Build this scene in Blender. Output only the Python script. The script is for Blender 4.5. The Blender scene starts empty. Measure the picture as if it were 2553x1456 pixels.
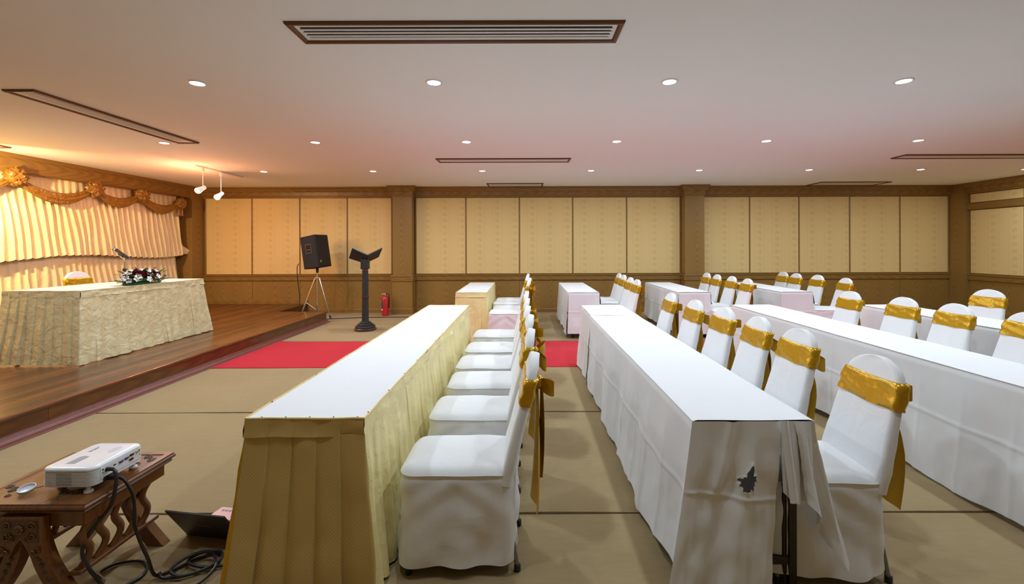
import bpy, math, random
from mathutils import Vector, Matrix, noise

random.seed(7)
SC = bpy.context.scene
COL = SC.collection
PI = math.pi

# ------------------------------------------------------------------ camera
cam_data = bpy.data.cameras.new('camera')
cam_data.sensor_fit = 'HORIZONTAL'
cam_data.sensor_width = 36.0
cam_data.lens = 36.0 * 1090 / 2553
cam_data.shift_x = -29.5 / 2553
cam_data.shift_y = -113.0 / 2553
cam_data.clip_start = 0.05
cam_data.clip_end = 60
cam = bpy.data.objects.new('camera', cam_data)
COL.objects.link(cam)
cam.location = (0, 0, 1.5)
cam.rotation_euler = (PI / 2, math.radians(0.18), 0)
SC.camera = cam

# ------------------------------------------------------------------ world, exposure
w = bpy.data.worlds.new('world')
SC.world = w
w.use_nodes = True
w.node_tree.nodes['Background'].inputs[0].default_value = (0.8, 0.85, 1, 1)
w.node_tree.nodes['Background'].inputs[1].default_value = 0.15
SC.view_settings.view_transform = 'Standard'
SC.view_settings.look = 'None'
SC.view_settings.gamma = 1.0
SC.view_settings.use_curve_mapping = False
SC.view_settings.exposure = 0.33
try:
    SC.cycles.use_denoising = True
    SC.cycles.max_bounces = 6
    SC.cycles.diffuse_bounces = 5
    SC.cycles.glossy_bounces = 3
    SC.cycles.use_adaptive_sampling = True
    SC.cycles.adaptive_threshold = 0.1
    SC.cycles.sample_clamp_indirect = 6.0
    SC.cycles.caustics_reflective = False
    SC.cycles.use_light_tree = True
except Exception:
    pass

DOWN_W = 16.0                      # watts of each ceiling downlight
DOWN_COL = (0.74, 0.88, 1.0)
STAGE_W = 125.0                    # watts of each warm stage spotlight
STAGE_COL = (1.0, 0.73, 0.36)
RED_COL = (1.0, 0.36, 0.16)

# room measures (metres)
H = 2.865          # ceiling
YB = 10.03         # back wall
XL, XR = -7.72, 9.86
YF = -3.2          # wall behind the camera
ST = 0.21          # stage height
XS = -3.97         # stage front edge


# ------------------------------------------------------------------ materials
def nodes_of(name):
    m = bpy.data.materials.new(name)
    m.use_nodes = True
    nt = m.node_tree
    b = nt.nodes['Principled BSDF']
    return m, nt, b


def N(nt, t, **kw):
    n = nt.nodes.new(t)
    for k, v in kw.items():
        setattr(n, k, v)
    return n


def L(nt, a, b):
    nt.links.new(a, b)


def math_node(nt, op, a, b=None, c=None):
    n = nt.nodes.new('ShaderNodeMath')
    n.operation = op
    for i, v in enumerate((a, b, c)):
        if v is None:
            continue
        if isinstance(v, (int, float)):
            n.inputs[i].default_value = v
        else:
            nt.links.new(v, n.inputs[i])
    return n.outputs[0]


def mix_col(nt, fac, a, b):
    n = nt.nodes.new('ShaderNodeMix')
    n.data_type = 'RGBA'
    if isinstance(fac, (int, float)):
        n.inputs[0].default_value = fac
    else:
        nt.links.new(fac, n.inputs[0])
    for i, v in ((6, a), (7, b)):
        if isinstance(v, tuple):
            n.inputs[i].default_value = (*v, 1) if len(v) == 3 else v
        else:
            nt.links.new(v, n.inputs[i])
    return n.outputs[2]


def ramp(nt, fac, lo, hi):
    n = nt.nodes.new('ShaderNodeMapRange')
    n.inputs[1].default_value = lo
    n.inputs[2].default_value = hi
    nt.links.new(fac, n.inputs[0])
    return n.outputs[0]


def coord(nt, scale=(1, 1, 1), out='Object'):
    tc = N(nt, 'ShaderNodeTexCoord')
    mp = N(nt, 'ShaderNodeMapping')
    mp.inputs['Scale'].default_value = scale
    L(nt, tc.outputs[out], mp.inputs['Vector'])
    return mp.outputs['Vector']


def noise_tex(nt, vec, scale, detail=3, dist=0.0, rough=0.5):
    n = N(nt, 'ShaderNodeTexNoise')
    n.inputs['Scale'].default_value = scale
    n.inputs['Detail'].default_value = detail
    n.inputs['Distortion'].default_value = dist
    n.inputs['Roughness'].default_value = rough
    L(nt, vec, n.inputs['Vector'])
    return n.outputs['Fac']


def bump(nt, b, h, strength, dist=0.01):
    n = N(nt, 'ShaderNodeBump')
    n.inputs['Strength'].default_value = strength
    n.inputs['Distance'].default_value = dist
    L(nt, h, n.inputs['Height'])
    L(nt, n.outputs['Normal'], b.inputs['Normal'])


def plain(name, col, rough=0.5, metal=0.0, var=0.06, scale=8.0, bmp=0.0, bscale=30.0, spec=0.5, sheen=0.0, coat=0.0):
    """Base colour with a little procedural variation."""
    m, nt, b = nodes_of(name)
    v = coord(nt)
    f = noise_tex(nt, v, scale, 4)
    dark = tuple(c * (1 - var) for c in col)
    light = tuple(min(1, c * (1 + var)) for c in col)
    L(nt, mix_col(nt, f, dark, light), b.inputs['Base Color'])
    b.inputs['Roughness'].default_value = rough
    b.inputs['Metallic'].default_value = metal
    b.inputs['Specular IOR Level'].default_value = spec
    b.inputs['Sheen Weight'].default_value = sheen
    b.inputs['Coat Weight'].default_value = coat
    if bmp > 0:
        bump(nt, b, noise_tex(nt, v, bscale, 5), bmp)
    return m


def emit(name, col, strength):
    m, nt, b = nodes_of(name)
    b.inputs['Base Color'].default_value = (*col, 1)
    b.inputs['Emission Color'].default_value = (*col, 1)
    b.inputs['Emission Strength'].default_value = strength
    m.cycles.emission_sampling = 'NONE'
    return m


def wood(name, dark, mid, light, rough=0.42, period=0.30, horizontal=False, axis='XY', freq=34.0, coat=0.0, rnd=0.0, spec=0.4):
    """Veneer with cathedral arches: iso-lines of z + k*x^2 in repeated sheets, plus fine pores."""
    m, nt, b = nodes_of(name)
    tc = N(nt, 'ShaderNodeTexCoord')
    sp = N(nt, 'ShaderNodeSeparateXYZ')
    L(nt, tc.outputs['Object'], sp.inputs[0])
    if axis == 'XY':
        across = math_node(nt, 'ADD', sp.outputs[0], sp.outputs[1])
        along = sp.outputs[2]
    elif axis == 'Y':            # boards lying along Y
        across = sp.outputs[0]
        along = sp.outputs[1]
    elif axis == 'X':
        across = math_node(nt, 'ADD', sp.outputs[1], sp.outputs[2])
        along = sp.outputs[0]
    else:                        # mouldings: grain runs horizontally on any wall
        across = sp.outputs[2]
        along = math_node(nt, 'ADD', sp.outputs[0], sp.outputs[1])
    cb = N(nt, 'ShaderNodeCombineXYZ')
    L(nt, across, cb.inputs[0])
    L(nt, math_node(nt, 'MULTIPLY', along, 0.12), cb.inputs[1])
    warp = noise_tex(nt, cb.outputs[0], 7, 3)
    fr = math_node(nt, 'SUBTRACT', math_node(nt, 'FRACT', math_node(nt, 'DIVIDE', math_node(nt, 'ADD', across, math_node(nt, 'MULTIPLY', warp, 0.05)), period)), 0.5)
    par = math_node(nt, 'MULTIPLY', math_node(nt, 'MULTIPLY', fr, fr), 9.0)
    ph = math_node(nt, 'ADD', math_node(nt, 'ADD', math_node(nt, 'MULTIPLY', along, 1.3), par), math_node(nt, 'MULTIPLY', warp, 0.9))
    g = math_node(nt, 'SINE', math_node(nt, 'MULTIPLY', ph, freq))
    g = math_node(nt, 'ADD', math_node(nt, 'MULTIPLY', g, 0.5), 0.5)
    cb2 = N(nt, 'ShaderNodeCombineXYZ')
    L(nt, math_node(nt, 'MULTIPLY', across, 60), cb2.inputs[0])
    L(nt, math_node(nt, 'MULTIPLY', along, 2.0), cb2.inputs[1])
    pores = noise_tex(nt, cb2.outputs[0], 2.2, 4)
    big = noise_tex(nt, cb.outputs[0], 2.3, 2)
    f = math_node(nt, 'ADD', math_node(nt, 'MULTIPLY', g, 0.62), math_node(nt, 'MULTIPLY', pores, 0.38))
    c1 = mix_col(nt, f, dark, mid)
    c2 = mix_col(nt, math_node(nt, 'MULTIPLY', big, 0.6), c1, light)
    if rnd > 0:
        oi = N(nt, 'ShaderNodeObjectInfo')
        c2 = mix_col(nt, math_node(nt, 'MULTIPLY', oi.outputs['Random'], rnd), c2, dark)
    L(nt, c2, b.inputs['Base Color'])
    b.inputs['Roughness'].default_value = rough
    b.inputs['Specular IOR Level'].default_value = spec
    b.inputs['Coat Weight'].default_value = coat
    b.inputs['Coat Roughness'].default_value = 0.12
    bump(nt, b, f, 0.08, 0.004)
    return m


def cloth(name, col, rough=0.8, wr=0.25, wscale=5.0, sheen=0.15, spec=0.2, var=0.03, aniso=None, trans=0.0):
    m, nt, b = nodes_of(name)
    v = coord(nt)
    big = noise_tex(nt, v, wscale, 3, 0.6)
    f = noise_tex(nt, v, 3.0, 3)
    L(nt, mix_col(nt, f, tuple(c * (1 - var) for c in col), tuple(min(1, c * (1 + var)) for c in col)), b.inputs['Base Color'])
    b.inputs['Roughness'].default_value = rough
    b.inputs['Sheen Weight'].default_value = sheen
    b.inputs['Specular IOR Level'].default_value = spec
    bump(nt, b, big, wr, 0.03)
    return m


def carpet(name, col, dark):
    m, nt, b = nodes_of(name)
    v = coord(nt)
    cb = coord(nt, (3, 14, 10))
    f = math_node(nt, 'ADD', math_node(nt, 'MULTIPLY', noise_tex(nt, v, 1.1, 4), 0.45),
                  math_node(nt, 'ADD', math_node(nt, 'MULTIPLY', noise_tex(nt, cb, 3.0, 5, 0.5), 0.35), math_node(nt, 'MULTIPLY', noise_tex(nt, v, 220, 2), 0.2)))
    L(nt, mix_col(nt, ramp(nt, f, 0.3, 0.7), dark, col), b.inputs['Base Color'])
    b.inputs['Roughness'].default_value = 0.95
    b.inputs['Sheen Weight'].default_value = 0.1
    b.inputs['Specular IOR Level'].default_value = 0.1
    bump(nt, b, noise_tex(nt, v, 260, 3), 0.35, 0.004)
    return m


def wallpaper_material():
    m, nt, b = nodes_of('gold_wallpaper')
    tc = N(nt, 'ShaderNodeTexCoord')
    sp = N(nt, 'ShaderNodeSeparateXYZ')
    L(nt, tc.outputs['Object'], sp.inputs[0])
    u = math_node(nt, 'ADD', sp.outputs[0], sp.outputs[1])
    z = sp.outputs[2]
    fu = math_node(nt, 'FRACT', math_node(nt, 'DIVIDE', u, 0.40))
    # thin pin stripes either side of the floral column
    d1 = math_node(nt, 'ABSOLUTE', math_node(nt, 'SUBTRACT', fu, 0.24))
    d2 = math_node(nt, 'ABSOLUTE', math_node(nt, 'SUBTRACT', fu, 0.76))
    line = math_node(nt, 'LESS_THAN', math_node(nt, 'MINIMUM', d1, d2), 0.012)
    # blossoms: blobs in the middle column, repeated every 14 cm
    vec = N(nt, 'ShaderNodeCombineXYZ')
    L(nt, u, vec.inputs[0]); L(nt, z, vec.inputs[1])
    nz = noise_tex(nt, vec.outputs[0], 22, 2)
    fz = math_node(nt, 'SUBTRACT', math_node(nt, 'FRACT', math_node(nt, 'DIVIDE', z, 0.145)), 0.5)
    du = math_node(nt, 'MULTIPLY', math_node(nt, 'SUBTRACT', fu, 0.5), 2.2)
    r = math_node(nt, 'SQRT', math_node(nt, 'ADD', math_node(nt, 'MULTIPLY', du, du), math_node(nt, 'MULTIPLY', fz, fz)))
    rr = math_node(nt, 'ADD', r, math_node(nt, 'MULTIPLY', math_node(nt, 'SUBTRACT', nz, 0.5), 0.55))
    blob = math_node(nt, 'SUBTRACT', 1.0, ramp(nt, rr, 0.16, 0.36))
    dot = math_node(nt, 'LESS_THAN', math_node(nt, 'ADD', math_node(nt, 'ABSOLUTE', math_node(nt, 'SUBTRACT', du, 0.16)), math_node(nt, 'ABSOLUTE', math_node(nt, 'ADD', fz, 0.22))), 0.07)
    mott = noise_tex(nt, vec.outputs[0], 60, 3)
    c = mix_col(nt, mott, (0.74, 0.54, 0.235), (0.79, 0.585, 0.27))
    c = mix_col(nt, math_node(nt, 'MULTIPLY', blob, 0.32), c, (0.60, 0.40, 0.12))
    c = mix_col(nt, math_node(nt, 'MULTIPLY', dot, 0.55), c, (0.52, 0.27, 0.08))
    c = mix_col(nt, math_node(nt, 'MULTIPLY', line, 0.28), c, (0.58, 0.38, 0.12))
    L(nt, c, b.inputs['Base Color'])
    b.inputs['Roughness'].default_value = 0.75
    b.inputs['Specular IOR Level'].default_value = 0.2
    bump(nt, b, math_node(nt, 'ADD', mott, blob), 0.12, 0.004)
    return m


def brocade_material(name, base, thread, scale=0.015):
    m, nt, b = nodes_of(name)
    tc = N(nt, 'ShaderNodeTexCoord')
    sp = N(nt, 'ShaderNodeSeparateXYZ')
    L(nt, tc.outputs['Object'], sp.inputs[0])
    u = math_node(nt, 'ADD', sp.outputs[0], sp.outputs[1])
    a = math_node(nt, 'FRACT', math_node(nt, 'DIVIDE', math_node(nt, 'ADD', u, sp.outputs[2]), scale))
    c = math_node(nt, 'FRACT', math_node(nt, 'DIVIDE', math_node(nt, 'SUBTRACT', u, sp.outputs[2]), scale))
    la = math_node(nt, 'LESS_THAN', math_node(nt, 'ABSOLUTE', math_node(nt, 'SUBTRACT', a, 0.5)), 0.12)
    lb = math_node(nt, 'LESS_THAN', math_node(nt, 'ABSOLUTE', math_node(nt, 'SUBTRACT', c, 0.5)), 0.12)
    f = math_node(nt, 'MAXIMUM', la, lb)
    v = coord(nt)
    big = noise_tex(nt, v, 5, 3)
    c1 = mix_col(nt, f, base, thread)
    L(nt, mix_col(nt, math_node(nt, 'MULTIPLY', big, 0.25), c1, base), b.inputs['Base Color'])
    b.inputs['Roughness'].default_value = 0.5
    b.inputs['Metallic'].default_value = 0.15
    b.inputs['Sheen Weight'].default_value = 0.2
    bump(nt, b, math_node(nt, 'ADD', big, math_node(nt, 'MULTIPLY', f, 0.05)), 0.2, 0.03)
    return m


M = {}
M['wallpaper'] = wallpaper_material()
M['wood_wall'] = wood('teak_veneer', (0.12, 0.062, 0.013), (0.34, 0.19, 0.046), (0.38, 0.22, 0.058), rough=0.38)
M['wood_trim'] = wood('teak_moulding', (0.15, 0.076, 0.017), (0.28, 0.15, 0.034), (0.33, 0.18, 0.042), axis='H', period=0.5, freq=20, rough=0.35)
M['stage_plank'] = wood('polished_stage_board', (0.04, 0.010, 0.003), (0.22, 0.062, 0.013), (0.36, 0.12, 0.024), axis='Y', period=0.22, freq=16, rough=0.3, coat=0.25, rnd=0.9)
M['stage_face'] = wood('stage_fascia_wood', (0.05, 0.015, 0.005), (0.15, 0.05, 0.013), (0.2, 0.07, 0.016), axis='H', period=0.3, freq=14, rough=0.25, coat=0.4, rnd=0.5)
M['vinyl_red'] = plain('red_brown_vinyl_nosing', (0.24, 0.085, 0.065), 0.4, var=0.2, scale=20)
M['ceiling'] = plain('white_ceiling_paint', (0.92, 0.918, 0.915), 0.9, var=0.01, scale=1.5, spec=0.1)
M['plaster'] = plain('cream_plaster', (0.75, 0.72, 0.66), 0.9, var=0.03, spec=0.1)
M['carpet'] = carpet('tan_carpet', (0.39, 0.285, 0.145), (0.31, 0.225, 0.11))
M['seam'] = plain('dark_carpet_backing', (0.05, 0.04, 0.03), 0.9)
M['red'] = carpet('red_carpet', (0.58, 0.019, 0.036), (0.48, 0.011, 0.024))
M['white'] = cloth('white_cotton', (0.785, 0.785, 0.795), wr=0.10, wscale=5)
M['cover'] = cloth('white_chair_cover', (0.785, 0.785, 0.79), wr=0.12, wscale=9)
M['sash'] = cloth('gold_satin', (0.58, 0.325, 0.010), rough=0.27, wr=0.28, wscale=9, sheen=0.0, spec=0.6, var=0.12)
M['sash'].node_tree.nodes['Principled BSDF'].inputs['Metallic'].default_value = 0.5
M['brocade'] = brocade_material('gold_brocade', (0.52, 0.36, 0.10), (0.64, 0.46, 0.15))
M['organza'] = cloth('pale_yellow_organza', (0.86, 0.74, 0.35), rough=0.5, wr=0.35, wscale=12, spec=0.4, var=0.12)
M['piping'] = plain('cream_gold_piping', (0.72, 0.56, 0.20), 0.5, var=0.2, scale=60)
M['cream_satin'] = cloth('champagne_satin', (0.72, 0.62, 0.36), rough=0.32, wr=0.6, wscale=12, sheen=0.0, spec=0.6, var=0.08)
M['curtain'] = cloth('cream_satin_curtain', (0.80, 0.65, 0.38), rough=0.36, wr=0.35, wscale=8, sheen=0.0, spec=0.45, var=0.06)
M['swag'] = cloth('bronze_satin', (0.27, 0.12, 0.012), rough=0.3, wr=0.7, wscale=14, sheen=0.0, spec=0.7, var=0.2)
M['black'] = plain('black_plastic', (0.012, 0.012, 0.014), 0.5, var=0.2)
M['rubber'] = plain('black_rubber_cable', (0.014, 0.014, 0.016), 0.38, var=0.2)
M['speaker'] = plain('black_speaker_carpet', (0.018, 0.018, 0.021), 0.85, var=0.3, scale=80, bmp=0.3, bscale=200)
M['grille'] = plain('black_metal_grille', (0.008, 0.008, 0.008), 0.55, var=0.3, scale=120)
M['dark_grey'] = plain('dark_grey_plastic', (0.06, 0.06, 0.065), 0.45)
M['chrome'] = plain('chrome', (0.75, 0.75, 0.76), 0.18, 1.0, var=0.03)
M['steel'] = plain('grey_painted_steel', (0.22, 0.21, 0.2), 0.4, 0.5)
M['legblack'] = plain('worn_black_steel', (0.035, 0.02, 0.014), 0.35, 0.3, var=0.4, scale=40)
M['lectern'] = plain('charcoal_painted_wood', (0.026, 0.028, 0.032), 0.42, var=0.25, scale=14)
M['lectern_red'] = plain('dark_mahogany_varnish', (0.06, 0.022, 0.02), 0.3, var=0.3, coat=0.3)
M['redpaint'] = plain('glossy_red_enamel', (0.48, 0.012, 0.018), 0.3, var=0.06, coat=0.4)
M['label'] = plain('dark_print_label', (0.07, 0.06, 0.12), 0.5, var=0.5, scale=60)
M['paper'] = plain('white_paper_label', (0.75, 0.74, 0.7), 0.7, var=0.1, scale=60)
M['white_metal'] = plain('white_enamelled_metal', (0.8, 0.8, 0.79), 0.4, var=0.02)
M['vent_dark'] = plain('dark_vent_gap', (0.02, 0.02, 0.02), 0.8)
M['vent_frame'] = wood('brown_vent_frame', (0.10, 0.035, 0.012), (0.17, 0.065, 0.022), (0.2, 0.08, 0.025), axis='H', rough=0.35)
M['filter'] = plain('pale_filter_mesh', (0.62, 0.61, 0.6), 0.8, var=0.05, scale=120)
M['lens'] = emit('downlight_glow', (0.96, 0.985, 1.0), 14.0)
M['warmlens'] = emit('warm_bulb_glow', (1.0, 0.42, 0.16), 8.0)
M['plastic_white'] = plain('white_gloss_plastic', (0.82, 0.83, 0.85), 0.22, var=0.01, coat=0.3)
M['plastic_grey'] = plain('grey_plastic', (0.34, 0.36, 0.39), 0.3, var=0.05)
M['clear_grey'] = plain('milky_clear_plastic', (0.66, 0.68, 0.74), 0.15, var=0.05, coat=0.5)
M['print_grey'] = plain('grey_print', (0.16, 0.17, 0.19), 0.5)
M['faint_print'] = plain('faint_keypad_print', (0.62, 0.62, 0.68), 0.3)
M['blue'] = plain('blue_connector', (0.02, 0.05, 0.35), 0.4)
M['green'] = plain('green_jack', (0.08, 0.45, 0.10), 0.4)
M['yellow'] = plain('brass_yellow', (0.75, 0.48, 0.06), 0.3, 0.5)
M['teak'] = wood('carved_teak', (0.085, 0.03, 0.010), (0.20, 0.075, 0.022), (0.25, 0.10, 0.03), axis='Y', period=0.4, freq=14, rough=0.3, coat=0.12)
M['carved'] = plain('dark_carved_teak', (0.085, 0.042, 0.018), 0.4, var=0.4, scale=60)
M['laptop'] = plain('charcoal_laptop_shell', (0.035, 0.033, 0.034), 0.45, var=0.1)
M['laptop_deck'] = plain('rosy_silver_deck', (0.48, 0.37, 0.40), 0.3, 0.4)
M['screen'] = plain('black_screen', (0.01, 0.01, 0.012), 0.12)
M['leaf'] = plain('dark_green_leaf', (0.025, 0.085, 0.022), 0.4, var=0.4, scale=30)
M['leaf_pale'] = plain('lime_green_bud', (0.36, 0.48, 0.10), 0.5, var=0.3, scale=30)
M['petal_white'] = plain('white_orchid_petal', (0.85, 0.86, 0.80), 0.55, var=0.05)
M['petal_red'] = plain('dark_red_rose_petal', (0.17, 0.008, 0.018), 0.55, var=0.4, scale=40)
M['pin'] = plain('magenta_pin_head', (0.45, 0.03, 0.16), 0.3)


# ------------------------------------------------------------------ mesh helpers
class MB:
    def __init__(s):
        s.v, s.f = [], []

    def quad_grid(s, fn, nu, nv, closed_u=False):
        b = len(s.v)
        cu = nu if closed_u else nu + 1
        for j in range(nv + 1):
            for i in range(cu):
                s.v.append(tuple(fn(i / nu, j / nv)))
        for j in range(nv):
            for i in range(nu):
                a = b + j * cu + i
                c = b + j * cu + (i + 1) % cu
                s.f.append((a, c, c + cu, a + cu))
        return s

    def box(s, x0, x1, y0, y1, z0, z1):
        b = len(s.v)
        s.v += [(x0, y0, z0), (x1, y0, z0), (x1, y1, z0), (x0, y1, z0), (x0, y0, z1), (x1, y0, z1), (x1, y1, z1), (x0, y1, z1)]
        s.f += [tuple(b + k for k in q) for q in ((0, 3, 2, 1), (4, 5, 6, 7), (0, 1, 5, 4), (1, 2, 6, 5), (2, 3, 7, 6), (3, 0, 4, 7))]
        return s

    def bbox(s, x0, x1, y0, y1, z0, z1, c):
        """box with chamfered edges on the top and sides."""
        return s.rings([
            [(x0 + c, y0 + c, z0), (x1 - c, y0 + c, z0), (x1 - c, y1 - c, z0), (x0 + c, y1 - c, z0)],
            [(x0, y0, z0 + c), (x1, y0, z0 + c), (x1, y1, z0 + c), (x0, y1, z0 + c)],
            [(x0, y0, z1 - c), (x1, y0, z1 - c), (x1, y1, z1 - c), (x0, y1, z1 - c)],
            [(x0 + c, y0 + c, z1), (x1 - c, y0 + c, z1), (x1 - c, y1 - c, z1), (x0 + c, y1 - c, z1)]])

    def rings(s, rings, cap0=True, cap1=True):
        b = len(s.v)
        n = len(rings[0])
        for r in rings:
            s.v += [tuple(p) for p in r]
        for j in range(len(rings) - 1):
            for i in range(n):
                a = b + j * n + i
                c = b + j * n + (i + 1) % n
                s.f.append((a, c, c + n, a + n))
        if cap0:
            s.f.append(tuple(b + i for i in reversed(range(n))))
        if cap1:
            k = b + (len(rings) - 1) * n
            s.f.append(tuple(k + i for i in range(n)))
        return s

    def tube(s, pts, r, n=8, r1=None, flat=1.0, ref=None):
        pts = [Vector(p) for p in pts]
        rings = []
        a = None
        for i, p in enumerate(pts):
            d = (pts[min(i + 1, len(pts) - 1)] - pts[max(i - 1, 0)])
            if d.length < 1e-9:
                d = Vector((0, 0, 1))
            d.normalize()
            if a is None:
                if ref is not None:
                    a = Vector(ref)
                else:
                    a = d.cross(Vector((0, 0, 1)) if abs(d.z) < 0.95 else Vector((0, 1, 0)))
            a = (a - d * a.dot(d)).normalized()
            c = a.cross(d).normalized()
            rr = r if r1 is None else r + (r1 - r) * i / max(1, len(pts) - 1)
            rings.append([p + a * (math.cos(2 * PI * k / n) * rr) + c * (math.sin(2 * PI * k / n) * rr * flat) for k in range(n)])
        return s.rings(rings)

    def lathe(s, prof, cx=0, cy=0, n=24):
        return s.rings([[(cx + r * math.cos(2 * PI * k / n), cy + r * math.sin(2 * PI * k / n), z) for k in range(n)] for r, z in prof])

    def prism(s, outline, fn0, fn1):
        return s.rings([[fn0(p) for p in outline], [fn1(p) for p in outline]])

    def sphere(s, c, rx, ry, rz, nu=12, nv=8, fn=None):
        def g(u, v):
            a, t = 2 * PI * u, PI * (0.001 + 0.998 * v)
            d = Vector((math.sin(t) * math.cos(a), math.sin(t) * math.sin(a), math.cos(t)))
            k = fn(d) if fn else 1.0
            return (c[0] + d.x * rx * k, c[1] + d.y * ry * k, c[2] + d.z * rz * k)
        return s.quad_grid(g, nu, nv, True)

    def mesh(s, name, mat, smooth=True, angle=35):
        me = bpy.data.meshes.new(name)
        me.from_pydata(s.v, [], s.f)
        me.materials.append(mat)
        if smooth:
            me.polygons.foreach_set('use_smooth', [True] * len(me.polygons))
            try:
                me.set_sharp_from_angle(angle=math.radians(angle))
            except Exception:
                pass
        me.update()
        return me

    def build(s, name, mat, parent=None, smooth=True, angle=35, loc=None):
        o = bpy.data.objects.new(name, s.mesh(name, mat, smooth, angle))
        COL.objects.link(o)
        if parent is not None:
            o.parent = parent
        if loc is not None:
            o.location = loc
        return o


def tag(o, label, cat, group=None):
    o['label'] = label
    o['category'] = cat
    if group:
        o['group'] = group
    return o


def thing(name, label, cat, loc=(0, 0, 0), rz=0.0, group=None):
    o = bpy.data.objects.new(name, None)
    o.empty_display_size = 0.1
    COL.objects.link(o)
    o.location = loc
    o.rotation_euler = (0, 0, rz)
    return tag(o, label, cat, group)


def struct(o):
    o['kind'] = 'structure'
    return o


def copy_obj(o, parent=None, loc=None):
    c = o.copy()
    COL.objects.link(c)
    c.parent = parent
    if loc is not None:
        c.location = loc
    return c


def copy_tree(o, parent=None):
    c = copy_obj(o, parent)
    for ch in list(o.children):
        copy_tree(ch, c)
    return c


def rrect(hx, hy, r, nc=5, ne=8, cx=0.0, cy=0.0):
    """rounded rectangle, constant point count: 4*(nc+ne)."""
    r = min(r, hx * 0.999, hy * 0.999)
    pts = []
    cor = [(hx - r, hy - r, 0), (-hx + r, hy - r, 90), (-hx + r, -hy + r, 180), (hx - r, -hy + r, 270)]
    for q, (x, y, a0) in enumerate(cor):
        for k in range(nc):
            a = math.radians(a0 + 90 * k / (nc - 1))
            pts.append((cx + x + r * math.cos(a), cy + y + r * math.sin(a)))
        nx, ny, na = cor[(q + 1) % 4]
        a = math.radians(a0 + 90)
        p0 = (x + r * math.cos(a), y + r * math.sin(a))
        p1 = (nx + r * math.cos(math.radians(na)), ny + r * math.sin(math.radians(na)))
        for k in range(1, ne + 1):
            t = k / (ne + 1)
            pts.append((cx + p0[0] + (p1[0] - p0[0]) * t, cy + p0[1] + (p1[1] - p0[1]) * t))
    return pts


def fbm(x, y, z=0.0):
    return noise.noise(Vector((x, y, z)))


def add_point(name, loc, size, energy, col):
    ld = bpy.data.lights.new(name, 'POINT')
    ld.shadow_soft_size = size
    ld.energy = energy
    ld.color = col
    o = bpy.data.objects.new(name, ld)
    COL.objects.link(o)
    o.location = loc
    return o


def add_area(name, loc, target, size, energy, col, spread=180, parent=None):
    ld = bpy.data.lights.new(name, 'AREA')
    ld.shape = 'DISK'
    ld.size = size
    ld.energy = energy
    ld.color = col
    ld.spread = math.radians(spread)
    o = bpy.data.objects.new(name, ld)
    COL.objects.link(o)
    o.location = loc
    d = Vector(target) - Vector(loc)
    o.rotation_euler = d.to_track_quat('-Z', 'Y').to_euler()
    return o

# ================================================================== the room
# floor: dark backing with strips of tan carpet butted together
floor = struct(MB().box(XL, XR, YF, YB, -0.08, -0.012).build('floor', M['seam'], smooth=False))
cuts = [YF, -2.06, -0.55, 0.96, 2.46, 3.97, 5.48, 6.99, 8.5, YB]
for i in range(len(cuts) - 1):
    y0, y1 = cuts[i] + 0.009, cuts[i + 1] - 0.009
    sd = i * 3.1
    mb = MB()
    rows = [0.0, 0.0005, 0.25, 0.5, 0.75, 0.9995, 1.0]
    nu = 60
    b0 = 0
    for r in rows:
        for k in range(nu + 1):
            xw = -4.98 if y0 > 8.4 else XS - 0.05
            x = xw + (XR - xw) * k / nu
            e = 0.007 * fbm(x * 1.7, sd + (5 if r > 0.5 else 0))
            y = y0 + (y1 - y0) * r + (e if (r < 0.1 or r > 0.9) else 0)
            edge = max(0, 0.004 * fbm(x * 0.9, sd + 9)) if r in (0.0005, 0.9995) else 0
            mb.v.append((x, y, -0.012 if r in (0.0, 1.0) else edge))
    for j in range(len(rows) - 1):
        for k in range(nu):
            a = j * (nu + 1) + k
            mb.f.append((a, a + 1, a + nu + 2, a + nu + 1))
    mb.build('carpet_strip', M['carpet'], floor, smooth=False)

ceil = struct(MB().box(XL, XR, YF, YB, H, H + 0.08).build('ceiling', M['ceiling'], smooth=False))

# ------------------------------------------------------------------ mouldings swept along a wall
CORN = [(0.0, H), (0.15, H), (0.15, H - 0.02), (0.125, H - 0.045), (0.105, H - 0.10), (0.085, H - 0.115), (0.075, H - 0.195), (0.055, H - 0.205), (0.05, H - 0.235), (0.0, H - 0.235)]
RAIL = [(0.0, 0.735), (0.035, 0.735), (0.045, 0.745), (0.045, 0.825), (0.035, 0.83), (0.05, 0.845), (0.05, 0.862), (0.03, 0.87), (0.0, 0.87)]
BASE = [(0.0, 0.0), (0.03, 0.0), (0.03, 0.075), (0.02, 0.09), (0.0, 0.09)]


def sweep(prof, p0, p1, n):
    """closed profile (distance from wall, z) swept from p0 to p1, n = unit vector into the room."""
    r0 = [(p0[0] + n[0] * d, p0[1] + n[1] * d, z) for d, z in prof]
    r1 = [(p1[0] + n[0] * d, p1[1] + n[1] * d, z) for d, z in prof]
    return MB().rings([r0, r1])


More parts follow.
